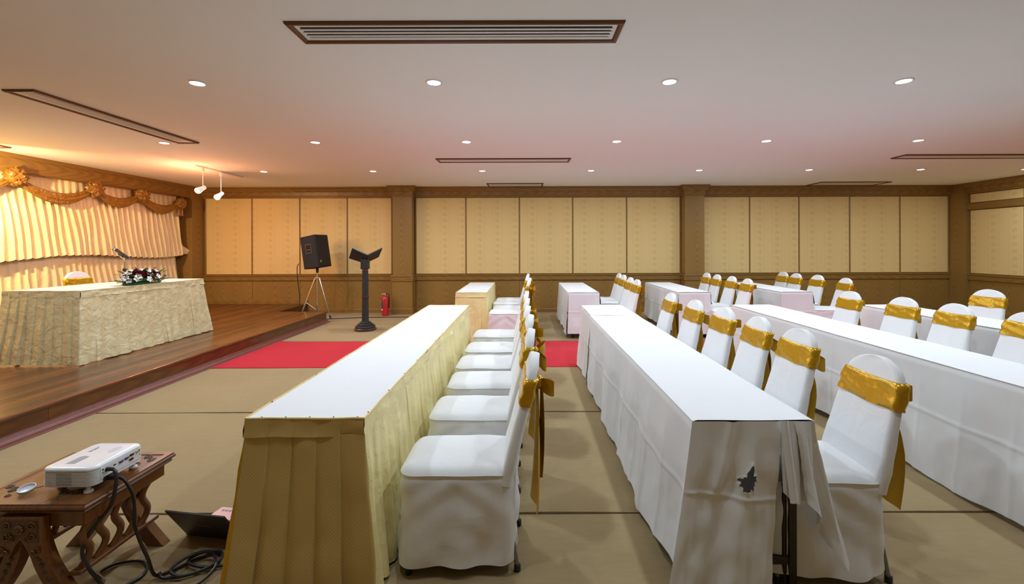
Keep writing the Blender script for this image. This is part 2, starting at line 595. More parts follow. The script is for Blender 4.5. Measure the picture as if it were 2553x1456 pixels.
# ------------------------------------------------------------------ back wall
wall_back = struct(MB().box(XL, XR, YB, YB + 0.12, 0, H).build('wall_back', M['wood_wall'], smooth=False))
secs = [[-7.28, -6.22, -5.125, -4.04, -3.02], [-2.47, -1.325, -0.10, 1.12, 2.355, 3.58], [4.06, 5.17, 6.30, 7.46, 8.61, 9.72]]
ends = [(XL, -2.93), (-2.50, 3.60), (4.03, XR)]
for (x0, x1), sec in zip(ends, secs):
    nb = (0, -1)
    sweep(CORN, (x0, YB), (x1, YB), nb).build('cornice', M['wood_trim'], wall_back, angle=20)
    sweep(RAIL, (x0, YB), (x1, YB), nb).build('chair_rail', M['wood_trim'], wall_back, angle=20)
    bz = ST if x0 < -7 else 0
    if x0 < -7:
        sweep([(d, z + ST) for d, z in BASE], (x0, YB), (-4.95, YB), nb).build('baseboard', M['wood_trim'], wall_back, angle=20)
        sweep(BASE, (-4.95, YB), (x1, YB), nb).build('baseboard', M['wood_trim'], wall_back, angle=20)
    else:
        sweep(BASE, (x0, YB), (x1, YB), nb).build('baseboard', M['wood_trim'], wall_back, angle=20)
    for k in range(len(sec) - 1):
        a, b = sec[k] + 0.012, sec[k + 1] - 0.012
        c = 0.006
        MB().rings([[(a, YB, 0.885), (b, YB, 0.885), (b, YB, 2.625), (a, YB, 2.625)][::-1],
                    [(a, YB - 0.016, 0.885), (b, YB - 0.016, 0.885), (b, YB - 0.016, 2.625), (a, YB - 0.016, 2.625)][::-1],
                    [(a + c, YB - 0.022, 0.885 + c), (b - c, YB - 0.022, 0.885 + c), (b - c, YB - 0.022, 2.625 - c), (a + c, YB - 0.022, 2.625 - c)][::-1]]
                   ).build('wallpaper_panel', M['wallpaper'], wall_back, smooth=False)
        MB().box(a - 0.008, b + 0.008, YB - 0.012, YB, 0.09, 0.735).build('wainscot_sheet', M['wood_wall'], wall_back, smooth=False)
    for x in sec:
        MB().rings([[(x - 0.017, YB, z), (x - 0.014, YB - 0.026, z), (x, YB - 0.032, z), (x + 0.014, YB - 0.026, z), (x + 0.017, YB, z)] for z in (0.87, 2.64)]
                   ).build('panel_strip', M['wood_trim'], wall_back)

# pilasters that stand out of the back wall
for i, (x0, x1) in enumerate([(-2.93, -2.50), (3.60, 4.03)]):
    p = struct(MB().box(x0, x1, YB - 0.27, YB, 0, H).build('wall_pilaster', M['wood_wall'], smooth=False))
    yf = YB - 0.27
    def collar(prof):
        rings = [[(x0 - d, yf - d, z), (x1 + d, yf - d, z), (x1 + d, YB, z), (x0 - d, YB, z)] for d, z in prof]
        return MB().rings(rings)
    collar([(0.0, H - 0.24), (0.012, H - 0.235), (0.02, H - 0.20), (0.025, H - 0.13), (0.05, H - 0.11), (0.075, H - 0.04), (0.10, H - 0.02), (0.10, H - 0.001)]).build('capital', M['wood_trim'], p, angle=20)
    collar([(0.0, 0.735), (0.03, 0.737), (0.032, 0.81), (0.022, 0.825), (0.04, 0.845), (0.035, 0.865), (0.0, 0.868)]).build('collar_moulding', M['wood_trim'], p, angle=20)
    collar([(0.012, 0.0), (0.012, 0.73), (0.0, 0.734)]).build('pedestal_facing', M['wood_wall'], p, angle=20)
    collar([(0.03, 0.0), (0.03, 0.115), (0.02, 0.13), (0.012, 0.132)]).build('base_moulding', M['wood_trim'], p, angle=20)
# corner posts
def corner_post(name, x0, x1, y0):
    p = struct(MB().box(x0, x1, y0, YB, 0, H).build(name, M['wood_wall'], smooth=False))
    return p
corner_post('corner_post', XL, -7.33, 9.66)
cpr = corner_post('corner_post', 9.74, XR, 9.68)

# ------------------------------------------------------------------ right wall
wall_right = struct(MB().box(XR, XR + 0.12, YF, YB, 0, H).build('wall_right', M['wood_wall'], smooth=False))
nr = (-1, 0)
sweep(CORN, (XR, YB), (XR, YF), nr).build('cornice', M['wood_trim'], wall_right, angle=20)
sweep(RAIL, (XR, YB), (XR, YF), nr).build('chair_rail', M['wood_trim'], wall_right, angle=20)
sweep(BASE, (XR, YB), (XR, YF), nr).build('baseboard', M['wood_trim'], wall_right, angle=20)
sweep([(0, 2.28), (0.05, 2.28), (0.06, 2.30), (0.06, 2.40), (0.05, 2.42), (0, 2.42)], (XR, 9.68), (XR, YF), nr).build('transom_rail', M['wood_trim'], wall_right, angle=20)
ys = [9.64 - 1.06 * k for k in range(13)]
for k in range(len(ys) - 1):
    y1, y0 = ys[k] - 0.014, ys[k + 1] + 0.014
    for z0, z1 in ((0.89, 2.265), (2.435, 2.62)):
        MB().bbox(XR - 0.02, XR, y0, y1, z0, z1, 0.004).build('wallpaper_panel', M['wallpaper'], wall_right, smooth=False)
    MB().box(XR - 0.03, XR, ys[k + 1] - 0.017, ys[k + 1] + 0.017, 0.87, 2.64).build('panel_strip', M['wood_trim'], wall_right, smooth=False)
    MB().box(XR - 0.012, XR, y0 - 0.008, y1 + 0.008, 0.09, 0.735).build('wainscot_sheet', M['wood_wall'], wall_right, smooth=False)

# ------------------------------------------------------------------ left wall behind the curtain, wall behind the camera
wall_left = struct(MB().box(XL - 0.12, XL, YF, YB, 0, H).build('wall_left', M['plaster'], smooth=False))
CORNL = [(0.0, H), (0.40, H), (0.40, H - 0.06), (0.385, H - 0.07), (0.385, H - 0.25), (0.36, H - 0.27), (0.0, H - 0.27)]
sweep(CORNL, (XL, 9.68), (XL, YF), (1, 0)).build('pelmet_beam', M['wood_trim'], wall_left, angle=20)
wall_front = struct(MB().box(XL, XR, YF - 0.12, YF, 0, H).build('wall_front', M['wood_wall'], smooth=False))
for k in range(12):
    x0 = XL + 0.25 + k * 1.45
    MB().bbox(x0, x0 + 1.38, YF, YF + 0.02, 0.89, 2.62, 0.004).build('wallpaper_panel', M['wallpaper'], wall_front, smooth=False)

# ------------------------------------------------------------------ stage
mb = MB()
outl = [(XL, 1.0), (XS - 0.02, 1.0), (XS - 0.02, 8.78), (-4.95, 8.78), (-4.95, YB), (XL, YB)]
mb.rings([[(x, y, 0.0) for x, y in outl], [(x, y, ST - 0.022) for x, y in outl]])
stage = struct(mb.build('stage_floor', M['stage_face'], smooth=False))
stage['label'] = 'low polished wooden stage along the curtain wall'
meshes = {}
pw = 0.102
col_x = XS - 0.05
ci = 0
rng = random.Random(3)
while col_x - pw > -7.44:
    x1, x0 = col_x, col_x - pw
    yend = 8.79 if x1 > -4.95 + 0.03 else YB
    y = 1.0
    first = True
    while y < yend - 0.02:
        ln = rng.choice((0.75, 1.05, 1.35)) if first else 1.35
        first = False
        y1 = min(y + ln, yend)
        if yend - y1 < 0.3:
            y1 = yend
        key = round(y1 - y, 3)
        if key not in meshes:
            meshes[key] = MB().bbox(-pw / 2 + 0.0008, pw / 2 - 0.0008, 0.0008, key - 0.0008, -0.022, 0.0, 0.0012).mesh('plank', M['stage_plank'], smooth=False)
        o = bpy.data.objects.new('plank', meshes[key])
        COL.objects.link(o)
        o.parent = stage
        o.location = ((x0 + x1) / 2, y, ST + rng.uniform(-0.0004, 0.0004))
        y = y1
    col_x -= pw
    ci += 1
# rounded nosing along the two front edges
ns = [(0.0, -0.035), (0.012, -0.033), (0.018, -0.018), (0.014, -0.005), (0.0, 0.0), (-0.05, 0.0015), (-0.05, -0.035)]
MB().rings([[(XS + d, y, ST + z) for d, z in ns] for y in (1.0, 8.80)]).build('nosing', M['stage_plank'], stage)
MB().rings([[(x, 8.785 + d * 0.6, ST + z * 0.99) for d, z in ns] for x in (XS - 0.05, -4.95)]).build('nosing', M['stage_plank'], stage)
# fascia boards with butt joints
yy = [1.0, 1.9, 2.75, 3.65, 4.55, 5.45, 6.6, 7.75, 8.78]
for k in range(len(yy) - 1):
    MB().bbox(XS - 0.02, XS - 0.001, yy[k] + 0.001, yy[k + 1] - 0.001, 0.055, ST - 0.034, 0.002).build('fascia_board', M['stage_face'], stage, smooth=False)
# grooved red-brown vinyl plinth that flares onto the carpet
pl = [(-0.02, 0.062), (0.004, 0.062), (0.006, 0.055), (0.003, 0.052), (0.008, 0.046), (0.005, 0.042), (0.011, 0.036), (0.008, 0.032), (0.015, 0.024), (0.03, 0.012), (0.085, 0.005), (0.085, 0.001), (-0.02, 0.001)]
MB().rings([[(XS + d, y, z) for d, z in pl] for y in (1.0, 8.83)]).build('vinyl_plinth', M['vinyl_red'], stage, angle=15)

# red carpet runner
mb = MB()
def redfn(u, v):
    x = XS + 0.075 + (8.2 - XS) * u
    y = 5.43 + 1.49 * v
    if u < 0.012:
        y += 0.05 * (1 if v > 0.5 else -0.3) * (1 - u / 0.012) * abs(2 * v - 1)
    return (x, y + 0.006 * fbm(x * 0.8, v * 3), 0.008 + 0.001 * fbm(x * 2, y * 2))
mb.quad_grid(redfn, 120, 10)
n0 = len(mb.v)
mb.quad_grid(lambda u, v: (redfn(u, 0)[0], redfn(u, 0)[1], redfn(u, 0)[2] * v), 120, 1)
mb.quad_grid(lambda u, v: (redfn(u, 1)[0], redfn(u, 1)[1], redfn(u, 1)[2] * (1 - v)), 120, 1)
tag(mb.build('red_carpet_runner', M['red']), 'bright red carpet runner laid across the tan floor from the stage', 'carpet')

# ================================================================== ceiling fittings
dl0 = None
XG = [-4.66, -2.70, -0.74, 1.21, 3.15, 5.12, 7.12, 9.0]
rows = [(1.57, 'directly above the camera'), (3.62, 'nearest row in view'), (5.67, 'middle row in view'), (7.84, 'farthest row in view')]
ordn = ['first', 'second', 'third', 'fourth', 'fifth', 'sixth', 'seventh', 'eighth']
ring_me = MB().rings([[(r * math.cos(2 * PI * k / 28), r * math.sin(2 * PI * k / 28), z) for k in range(28)] for r, z in ((0.052, -0.001), (0.054, -0.008), (0.066, -0.007), (0.072, 0.0))], False, False).mesh('trim_ring', M['white_metal'])
lens_me = MB().rings([[(r * math.cos(2 * PI * k / 28), r * math.sin(2 * PI * k / 28), z) for k in range(28)] for r, z in ((0.053, -0.001), (0.045, -0.006), (0.02, -0.009))], True, True).mesh('lens', M['lens'])
for yr, rn in rows:
    seen = 0
    for i, x in enumerate(XG):
        if x > 8 and yr < 7:
            continue
        px = 1306 + x * 1090 / max(yr, 0.1)
        inside = yr > 3 and 0 < px < 2553
        if inside:
            seen += 1
            lab = 'round white ceiling downlight, %s from the left in the %s' % (ordn[seen - 1], rn)
        else:
            lab = 'round ceiling downlight outside the picture, %s of the row %s' % (ordn[i], rn.replace(' in view', ' to the camera') if yr > 3 else rn)
        t = thing('downlight', lab, 'downlight', (x, yr, H), 0, 'ceiling downlights')
        for nm, me in (('trim_ring', ring_me), ('lens', lens_me)):
            o = bpy.data.objects.new(nm, me)
            COL.objects.link(o)
            o.parent = t
        a = add_area('downlight_lamp', (x, yr, H - 0.014), (x, yr, 0), 0.09, DOWN_W * (0.5 if yr < 3 else 1.0), DOWN_COL, 180)


def vent(label, x0, x1, y0, y1, slots, along='X', kind='slot', name='air_vent'):
    cx, cy = (x0 + x1) / 2, (y0 + y1) / 2
    hx, hy = (x1 - x0) / 2, (y1 - y0) / 2
    t = thing(name, label, 'vent', (cx, cy, H))
    f = 0.035
    def frame(hx, hy, f, zt, zb, nm, mat):
        def ring(d, z):
            return [(-hx + d, -hy + d, z), (hx - d, -hy + d, z), (hx - d, hy - d, z), (-hx + d, hy - d, z)]
        MB().rings([ring(0, 0), ring(0.004, zb * 0.7), ring(f * 0.3, zb), ring(f * 0.75, zb * 0.8), ring(f, zb * 0.4), ring(f, 0)], False, False).build(nm, mat, t, angle=15)
    frame(hx, hy, f, 0, -0.02, 'frame', M['vent_frame'])
    if kind == 'slot':
        frame(hx - f, hy - f, 0.032, 0, -0.010, 'inner_flange', M['white_metal'])
        MB().box(-hx + f, hx - f, -hy + f, hy - f, -0.003, -0.0005).build('dark_backing', M['vent_dark'], t, smooth=False)
        ix, iy = hx - f - 0.03, hy - f - 0.03
        w = iy if along == 'X' else ix
        n = slots
        pitch = 2 * w / (n + (n - 1) * 0.9)
        for k in range(n - 1):
            c = -w + pitch * (1 + 0.45) + k * pitch * 1.9
            hw = pitch * 0.47
            if along == 'X':
                MB().bbox(-ix - 0.01, ix + 0.01, c - hw, c + hw, -0.010, -0.003, 0.002).build('louvre', M['white_metal'], t, smooth=False)
            else:
                MB().bbox(c - hw, c + hw, -iy - 0.01, iy + 0.01, -0.010, -0.003, 0.002).build('louvre', M['white_metal'], t, smooth=False)
    else:
        frame(hx - f, hy - f, 0.05, 0, -0.008, 'inner_flange', M['plaster'])
        for a, b in ((-hx + f + 0.05, -0.012), (0.012, hx - f - 0.05)):
            MB().box(a, b, -hy + f + 0.04, hy - f - 0.04, -0.006, -0.001).build('filter_panel', M['filter'], t, smooth=False)
        MB().box(-0.012, 0.012, -hy + f + 0.03, hy - f - 0.03, -0.009, -0.001).build('divider', M['plaster'], t, smooth=False)
    return t


vent('long brown framed slotted air vent, the largest and nearest on the ceiling', -1.45, 0.62, 2.635, 2.905, 4)
vent('brown framed slotted vent across the ceiling centre beyond the middle downlights', -1.36, 0.735, 6.73, 7.01, 4)
vent('brown framed slotted vent on the ceiling running off the right edge', 5.72, 7.79, 6.54, 6.82, 4)
vent('brown framed slotted vent running towards the stage corner on the left ceiling', -4.48, -4.20, 3.75, 5.67, 5, 'Y')
vent('brown framed vent cut off by the left edge above the curtain', -7.18, -6.90, 3.95, 5.90, 5, 'Y')
vent('brown framed return air panel close above the central wallpaper wall', -0.80, 0.43, 9.37, 9.87, 0, kind='panel', name='return_air_panel')
vent('thin framed return air panel close above the right wallpaper wall', 6.35, 7.85, 9.31, 9.85, 0, kind='panel', name='return_air_panel')


# stage spotlights on ceiling tracks
def track(label, x, y0, y1):
    t = thing('light_track', label, 'light track', (x, (y0 + y1) / 2, H))
    h = (y1 - y0) / 2
    MB().bbox(-0.018, 0.018, -h, h, -0.022, 0.0, 0.003).build('rail', M['white_metal'], t, smooth=False)
    for s in (-1, 1):
        MB().bbox(-0.02, 0.02, s * h - 0.02, s * h + 0.02, -0.024, 0.0, 0.004).build('end_cap', M['white_metal'], t, smooth=False)
    return t


def spotlight(label, x, y, drop, aim, col, watts, mat, bare=True):
    t = thing('stage_spotlight', label, 'spotlight', (x, y, H - 0.022), 0, 'stage track spotlights')
    MB().lathe([(0.0, -0.075), (0.018, -0.07), (0.026, -0.04), (0.026, 0.0)], n=14).build('adapter', M['white_metal'], t)
    MB().tube([(0, 0, -0.06), (0, 0, -drop)], 0.006, 8).build('stem', M['white_metal'], t)
    d = (Vector(aim) - Vector((x, y, H - drop))).normalized()
    hd = Vector((0, 0, -drop)) + d * 0.02
    q = d.to_track_quat('Z', 'Y')
    rings = []
    for r, k in ((0.012, -0.07), (0.03, -0.06), (0.036, 0.0), (0.05, 0.05), (0.054, 0.07), (0.049, 0.07), (0.046, 0.06)):
        rings.append([hd + q @ Vector((r * math.cos(2 * PI * a / 18), r * math.sin(2 * PI * a / 18), k)) for a in range(18)])
    MB().rings(rings, True, False).build('lamp_head', M['white_metal'], t)
    rings = []
    for r, k in ((0.047, 0.055), (0.05, 0.072), (0.042, 0.092), (0.022, 0.104)):
        rings.append([hd + q @ Vector((r * math.cos(2 * PI * a / 18), r * math.sin(2 * PI * a / 18), k)) for a in range(18)])
    MB().rings(rings, True, True).build('bulb', mat, t)
    p = Vector((x, y, H - 0.022)) + hd + d * 0.115
    if bare:
        add_point('spot_lamp', p + d * 0.02, 0.035, watts, col)
    else:
        add_area('spot_lamp', p, Vector(aim), 0.08, watts, col, 180)


track('short white ceiling light track in front of the curtain corner', -5.40, 7.23, 8.37)
spotlight('glowing orange spotlight hanging from the left end of the white track', -5.40, 7.36, 0.34, (-6.7, 5.4, 0.9), RED_COL, STAGE_W * 0.16, M['warmlens'])
spotlight('glowing orange spotlight hanging lowest, on the right of the white track', -5.40, 7.80, 0.39, (-6.3, 6.3, 0.8), RED_COL, STAGE_W * 0.16, M['warmlens'])
track('white ceiling light track beyond the left edge of the picture', -6.75, 4.1, 5.35)
spotlight('warm spotlight on the track beyond the left edge, farther one', -6.75, 5.2, 0.34, (-7.5, 6.3, 1.5), STAGE_COL, STAGE_W * 0.42, M['warmlens'], False)
spotlight('warm spotlight on the track beyond the left edge, nearer one', -6.75, 4.3, 0.34, (-7.5, 5.2, 1.2), STAGE_COL, STAGE_W * 0.22, M['warmlens'], False)

# ================================================================== curtain, swags
def curtain_tier(name, parent, x0, y0, y1, ztop, zbot_fn, amp, seed, lean=0.0, nrow=26):
    ln = y1 - y0
    nu = int(ln / 0.0125)
    def fn(u, v):
        y = y0 + ln * u
        ph = y + 0.09 * fbm(y * 1.1, seed, v * 0.8) + 0.035 * fbm(y * 3.5, v * 2, seed)
        a = (ph / 0.115) * 2 * PI
        f = (math.sin(a) + 0.35 * math.sin(2 * a + 0.8)) * 0.5
        k = 0.35 + 0.65 * min(1, v * 2.2)
        d = amp * k * (f + 0.6 * fbm(y * 5, v * 1.6, seed)) + 0.03 * fbm(y * 0.9, v * 1.2, seed + 4)
        zb = zbot_fn(y)
        z = ztop + (zb - ztop) * v + (0.012 * math.sin(a) if v == 1.0 else 0) + (0.018 * fbm(y * 3, seed) if v == 0 else 0)
        return (x0 + d + 0.05 * v, y + lean * v * (0.4 + 0.6 * u) + 0.012 * math.cos(a) * k, z)
    return MB().quad_grid(fn, nu, nrow).build(name, M['curtain'], parent, angle=70)

cur = thing('stage_curtain', 'cream satin two-tier pleated curtain hung along the stage wall', 'curtain', (0, 0, ST))
curtain_tier('upper_tier', cur, -7.46, 2.6, 9.38, 2.60 - ST, lambda y: 1.335 - ST + 0.05 * math.sin(y * 1.9 + 0.6) + 0.02 * fbm(y * 2, 3) + 0.012 * (y - 7), 0.034, 1.3, 0.16)
curtain_tier('lower_tier', cur, -7.52, 2.6, 9.42, 1.46 - ST, lambda y: 0.02 + 0.01 * fbm(y, 1), 0.032, 7.9, 0.14)
# loose flap at the right-hand end
MB().quad_grid(lambda u, v: (-7.44 + 0.05 * u + 0.02 * math.sin(u * 5 + v * 3), 9.44 + 0.10 * v + 0.20 * u * (0.25 + v), 1.62 - 0.26 * v - 0.07 * u * (1 - v) - ST), 10, 10).build('loose_flap', M['curtain'], cur)
MB().tube([(-7.47, 2.6, 2.615 - ST), (-7.47, 9.6, 2.615 - ST)], 0.012, 8).build('curtain_rail', M['white_metal'], cur)

sw = thing('swag_valance', 'bronze satin swag garland with gathered rosettes along the curtain top', 'valance', (0, 0, 0))
RO = [(5.0, 2.52), (6.29, 2.53), (7.45, 2.50), (8.36, 2.50), (9.30, 2.44)]
xs = -7.33
for k in range(len(RO) - 1):
    (ya, za), (yb, zb) = RO[k], RO[k + 1]
    ln = yb - ya
    def fn(u, v, ya=ya, za=za, yb=yb, zb=zb, ln=ln, k=k):
        t = v
        y = ya + ln * t
        sag = 0.22 * ln / 1.1 * (1 - (2 * t - 1) ** 2)
        z = za + (zb - za) * t - sag
        r = 0.045 + 0.04 * math.sin(PI * t)
        a = 2 * PI * u
        fold = 1 + 0.13 * math.sin(7 * a + 3 * t + k) + 0.12 * math.sin(4 * a - 2 * t)
        return (xs + 0.55 * r * math.cos(a) * fold, y, z + r * math.sin(a) * fold)
    MB().quad_grid(fn, 56, 40, True).build('swag', M['swag'], sw, angle=80)
for k, (y, z) in enumerate(RO):
    r = 0.125 if k < 4 else 0.115
    def rf(d, k=k):
        n1 = abs(fbm(d.x * 2.6 + k * 3, d.y * 2.6, d.z * 2.6))
        n2 = abs(fbm(d.x * 6 + k, d.y * 6 + 5, d.z * 6))
        return 0.80 + 0.55 * n1 + 0.28 * n2
    ro = MB().sphere((xs + 0.02, y, z), r * 0.75, r, r, 44, 30, rf).build('rosette', M['swag'], sw, angle=80)
    for q in range(7):
        a = 2 * PI * q / 7 + k
        cy, cz = y + math.cos(a) * r * 0.62, z + math.sin(a) * r * 0.62
        MB().sphere((xs + 0.06, cy, cz), r * 0.42, r * 0.45, r * 0.42, 14, 10, lambda d, q=q, k=k: 0.75 + 0.6 * abs(fbm(d.x * 2.5 + q, d.y * 2.5 + k, d.z * 2.5))).build('gathered_puff', M['swag'], ro, angle=80)
MB().quad_grid(lambda u, v: (xs + 0.03 * math.sin(u * 9), 9.30 + (u - 0.5) * (0.10 + 0.06 * v) + 0.02, 2.40 - 0.22 * v), 16, 10).build('swag_tail', M['swag'], sw, angle=80)


# ================================================================== covered chairs
def back_center(z):
    return 0.235 + (z - 0.47) * (0.26 if z > 0.47 else 0.25)


def back_ring(z, off=0.0, n=(5, 6), wob=0.0, seed=0):
    w = 0.205 - 0.03 * max(0, (z - 0.5)) / 0.33
    if z > 0.82:
        w = 0.178 * max(0.0, 1 - ((z - 0.82) / 0.148) ** 2.3) ** 0.5
    ht = 0.030 - 0.008 * (z - 0.44) / 0.52
    w = max(w, 0.012)
    cx = back_center(z)
    pts = rrect(ht + off, w + off, min(ht, w) * 0.85, n[0], n[1])
    out = []
    for i, (x, y) in enumerate(pts):
        d = wob * fbm(y * 14 + seed, z * 30, x * 40) if wob else 0
        out.append((cx + x + d, y + d * 0.6 * (1 if y > 0 else -1), z + x * -0.2))
    return out


def chair_cover_mesh(seed):
    mb = MB()
    hx, hy, r = 0.2625, 0.202, 0.07
    cx = -0.0075
    rings = []
    ins = [(0.492, 0.20), (0.491, 0.15), (0.489, 0.09), (0.484, 0.045), (0.475, 0.016), (0.462, 0.003), (0.457, -0.003), (0.449, 0.004)]
    for z, i in ins:
        pts = rrect(hx - i, hy - i, max(r - i, 0.02), 7, 22, cx)
        rings.append([(x, y, z + 0.006 * fbm(x * 6, y * 6, seed)) for x, y in pts])
    zs = [0.435, 0.42, 0.40, 0.38, 0.36, 0.335, 0.31, 0.285, 0.26, 0.23, 0.20, 0.17, 0.14, 0.115, 0.09, 0.068, 0.055]
    for z in zs:
        t = (0.449 - z) / 0.40
        pts = rrect(hx, hy, r, 7, 22, cx)
        ring = []
        n = len(pts)
        for k, (x, y) in enumerate(pts):
            a = math.atan2(y / hy, (x - cx) / hx)
            out = Vector((math.cos(a), math.sin(a)))
            rear = max(0.0, out.x) ** 2
            fold = 0.011 * math.sin(9 * a + seed * 2 + 2.5 * t) + 0.009 * math.sin(5 * a + seed - 3 * t) + 0.013 * fbm(x * 6 + seed, y * 6, z * 5) + 0.007 * fbm(x * 17 + seed, y * 17, z * 12 + abs(y) * 14)
            diag = 0.010 * math.sin((abs(x - cx) * 34 + z * 46) + seed) * max(0, 1 - t * 1.2) * min(1, t * 8) * (0.5 + fbm(x * 5, y * 5, seed))
            d = 0.022 * t * (1 - 0.4 * rear) + fold * min(1, t * 1.4) + diag
            ring.append((x + out.x * d, y + out.y * d, z + 0.012 * fbm(a * 2, seed) * (1 if z < 0.07 else 0)))
        rings.append(ring)
    mb.rings(rings[::-1], False, True)
    zb = [0.41, 0.45, 0.50, 0.56, 0.62, 0.68, 0.74, 0.79, 0.83, 0.86, 0.885, 0.91, 0.93, 0.945, 0.956, 0.963, 0.967]
    mb.rings([back_ring(z, 0, (5, 8), 0.004, seed) for z in zb], True, True)
    return mb.mesh('cover', M['cover'], True, 60)


def sash_mesh():
    mb = MB()
    zs = [(0.762, 0.001), (0.764, 0.006)] + [(0.764 + 0.118 * k / 8, 0.008) for k in range(1, 8)] + [(0.882, 0.006), (0.884, 0.001)]
    rings = []
    for j, (z, off) in enumerate(zs):
        ring = back_ring(z, off, (5, 14))
        o2 = []
        for (x, y, zz) in ring:
            edge = abs(y) / 0.19
            d = 0.0035 * fbm(y * 20, zz * 60) + 0.004 * edge * math.sin(zz * 330 + y * 30)
            sag = 0.008 * (1 - edge ** 2) * (-1 if x < back_center(z) else 1)
            o2.append((x - d if x < back_center(z) else x + d, y, zz + sag))
        rings.append(o2)
    mb.rings(rings, False, False)
    return mb.mesh('sash', M['sash'], True, 70)


def bow_mesh(dr, wr):
    mb = MB()
    xb = back_center(0.82) + 0.045
    mb.sphere((xb + 0.012, 0, 0.822), 0.028, 0.03, 0.034, 14, 10, lambda d: 0.9 + 0.25 * abs(fbm(d.x * 4, d.y * 4, d.z * 4)))
    for s in (-1, 1):
        def loop(u, v, s=s):
            a = 2 * PI * u * 0.96 + 0.1
            g = (1 - math.cos(a)) * 0.5
            y = s * (0.012 + 0.062 * g + 0.016 * math.sin(a))
            x = xb + 0.02 + 0.055 * g + 0.02 * math.sin(a) * (-s)
            wd = 0.014 + 0.026 * wr * g
            z = 0.818 + (v - 0.5) * 2 * wd - 0.045 * g * (dr if s > 0 else 1 - dr) + 0.007 * math.sin(v * 9 + a)
            return (x, y, z)
        mb.quad_grid(loop, 22, 8)
    return mb.mesh('bow', M['sash'], True, 80)


def tail_mesh(s, zlow, seed):
    mb = MB()
    xb = back_center(0.82) + 0.05
    def fn(u, v):
        w = 0.03 + 0.045 * min(1, v * 3.0)
        z = 0.81 - (0.81 - zlow) * v - (0.075 * u * v if s > 0 else 0.075 * (1 - u) * v)
        y = s * 0.035 * min(1, v * 2) + (u - 0.5) * 2 * w + 0.012 * math.sin(v * 5 + seed)
        x = xb + 0.006 + 0.02 * math.sin(u * 7 + seed) * (0.35 + 0.65 * v) + 0.03 * v * (0.5 - v) + 0.012 * s
        return (x, y, z)
    mb.quad_grid(fn, 14, 22)
    return mb.mesh('sash_tail', M['sash'], True, 80)


def leg_mesh(fx, fy, tx, ty):
    mb = MB()
    mb.tube([(fx, fy, 0.012), (tx, ty, 0.44)], 0.011, 10)
    return mb.mesh('leg', M['steel'], True)


covers = [chair_cover_mesh(s) for s in (0.0, 2.3, 5.1, 8.4)]
sash_me = sash_mesh()
bow_mes = [bow_mesh(0.9, 1.0), bow_mesh(0.2, 1.3), bow_mesh(1.5, 0.8), bow_mesh(-0.4, 1.1)]
tails = [(tail_mesh(-1, 0.30, 0.4), tail_mesh(1, 0.36, 2.0)), (tail_mesh(-1, 0.36, 1.7), tail_mesh(1, 0.30, 3.3)), (tail_mesh(-1, 0.42, 2.9), tail_mesh(1, 0.33, 0.2))]
LEGP = [(-0.225, 0.185, -0.18, 0.16), (-0.225, -0.185, -0.18, -0.16), (0.274, 0.165, 0.20, 0.15), (0.274, -0.165, 0.20, -0.15)]
leg_mes = [leg_mesh(*p) for p in LEGP]
cap_mes = [MB().lathe([(0.014, 0.0), (0.016, 0.006), (0.015, 0.03), (0.011, 0.034)], p[0], p[1], 12).mesh('foot_cap', M['rubber']) for p in LEGP]


def chair(loc, rz, label, group, k):
    t = thing('covered_chair', label, 'chair', loc, rz, group)
    tl = tails[k % 3]
    for nm, me in [('cover', covers[k % 4]), ('sash', sash_me), ('bow', bow_mes[(k * 3 + k // 4) % 4]), ('sash_tail', tl[0]), ('sash_tail', tl[1])]:
        o = bpy.data.objects.new(nm, me)
        COL.objects.link(o)
        o.parent = t
    for lm, cm in zip(leg_mes, cap_mes):
        o = bpy.data.objects.new('leg', lm)
        COL.objects.link(o)
        o.parent = t
        c = bpy.data.objects.new('foot_cap', cm)
        COL.objects.link(c)
        c.parent = o
    return t


TOP = 0.363       # x of the back top in the chair's own frame
NTH = ['nearest', 'second', 'third', 'fourth', 'fifth', 'farthest']
def nth(i, n):
    return 'nearest' if i == 0 else ('farthest' if i == n - 1 else ['', 'second', 'third', 'fourth', 'fifth'][i])
rowspec = [
    ('front gold-skirted table', 'chairs along the front gold-skirted table', [(2.19, 0.055), (2.83, 0.05), (3.43, 0.055), (3.94, 0.04), (4.52, 0.04), (5.23, 0.04)]),
    ('back skirted table', 'chairs along the back skirted table', [(6.96, 0.085), (7.47, 0.11), (8.1, 0.07), (8.62, 0.09)]),
    ('torn-cloth white table', 'chairs along the torn-cloth white table', [(2.11, 1.715), (2.80, 1.785), (3.28, 1.78), (3.79, 1.755), (4.32, 1.71), (4.98, 1.69)]),
    ('small white table behind the torn-cloth one', 'chairs along the small white table behind', [(7.02, 1.83), (7.50, 1.84), (8.18, 1.88), (8.67, 1.90)]),
    ('right-hand long white table cut by the edge', 'chairs along the right-hand long white table', [(3.45, 4.02), (3.98, 3.95), (4.49, 3.92), (5.10, 3.83)]),
    ('white table before the right pilaster', 'chairs along the white table before the right pilaster', [(7.12, 3.66), (7.70, 3.68), (8.20, 3.64), (8.71, 3.66)]),
    ('far right white table', 'chairs along the far right white table', [(4.62, 5.62), (5.25, 5.60)]),
    ('back right white table', 'chairs along the back right white table', [(7.2, 5.32), (7.98, 5.38), (8.48, 5.30), (8.98, 5.34)]),
]
rot_rng = random.Random(11)
kk = 0
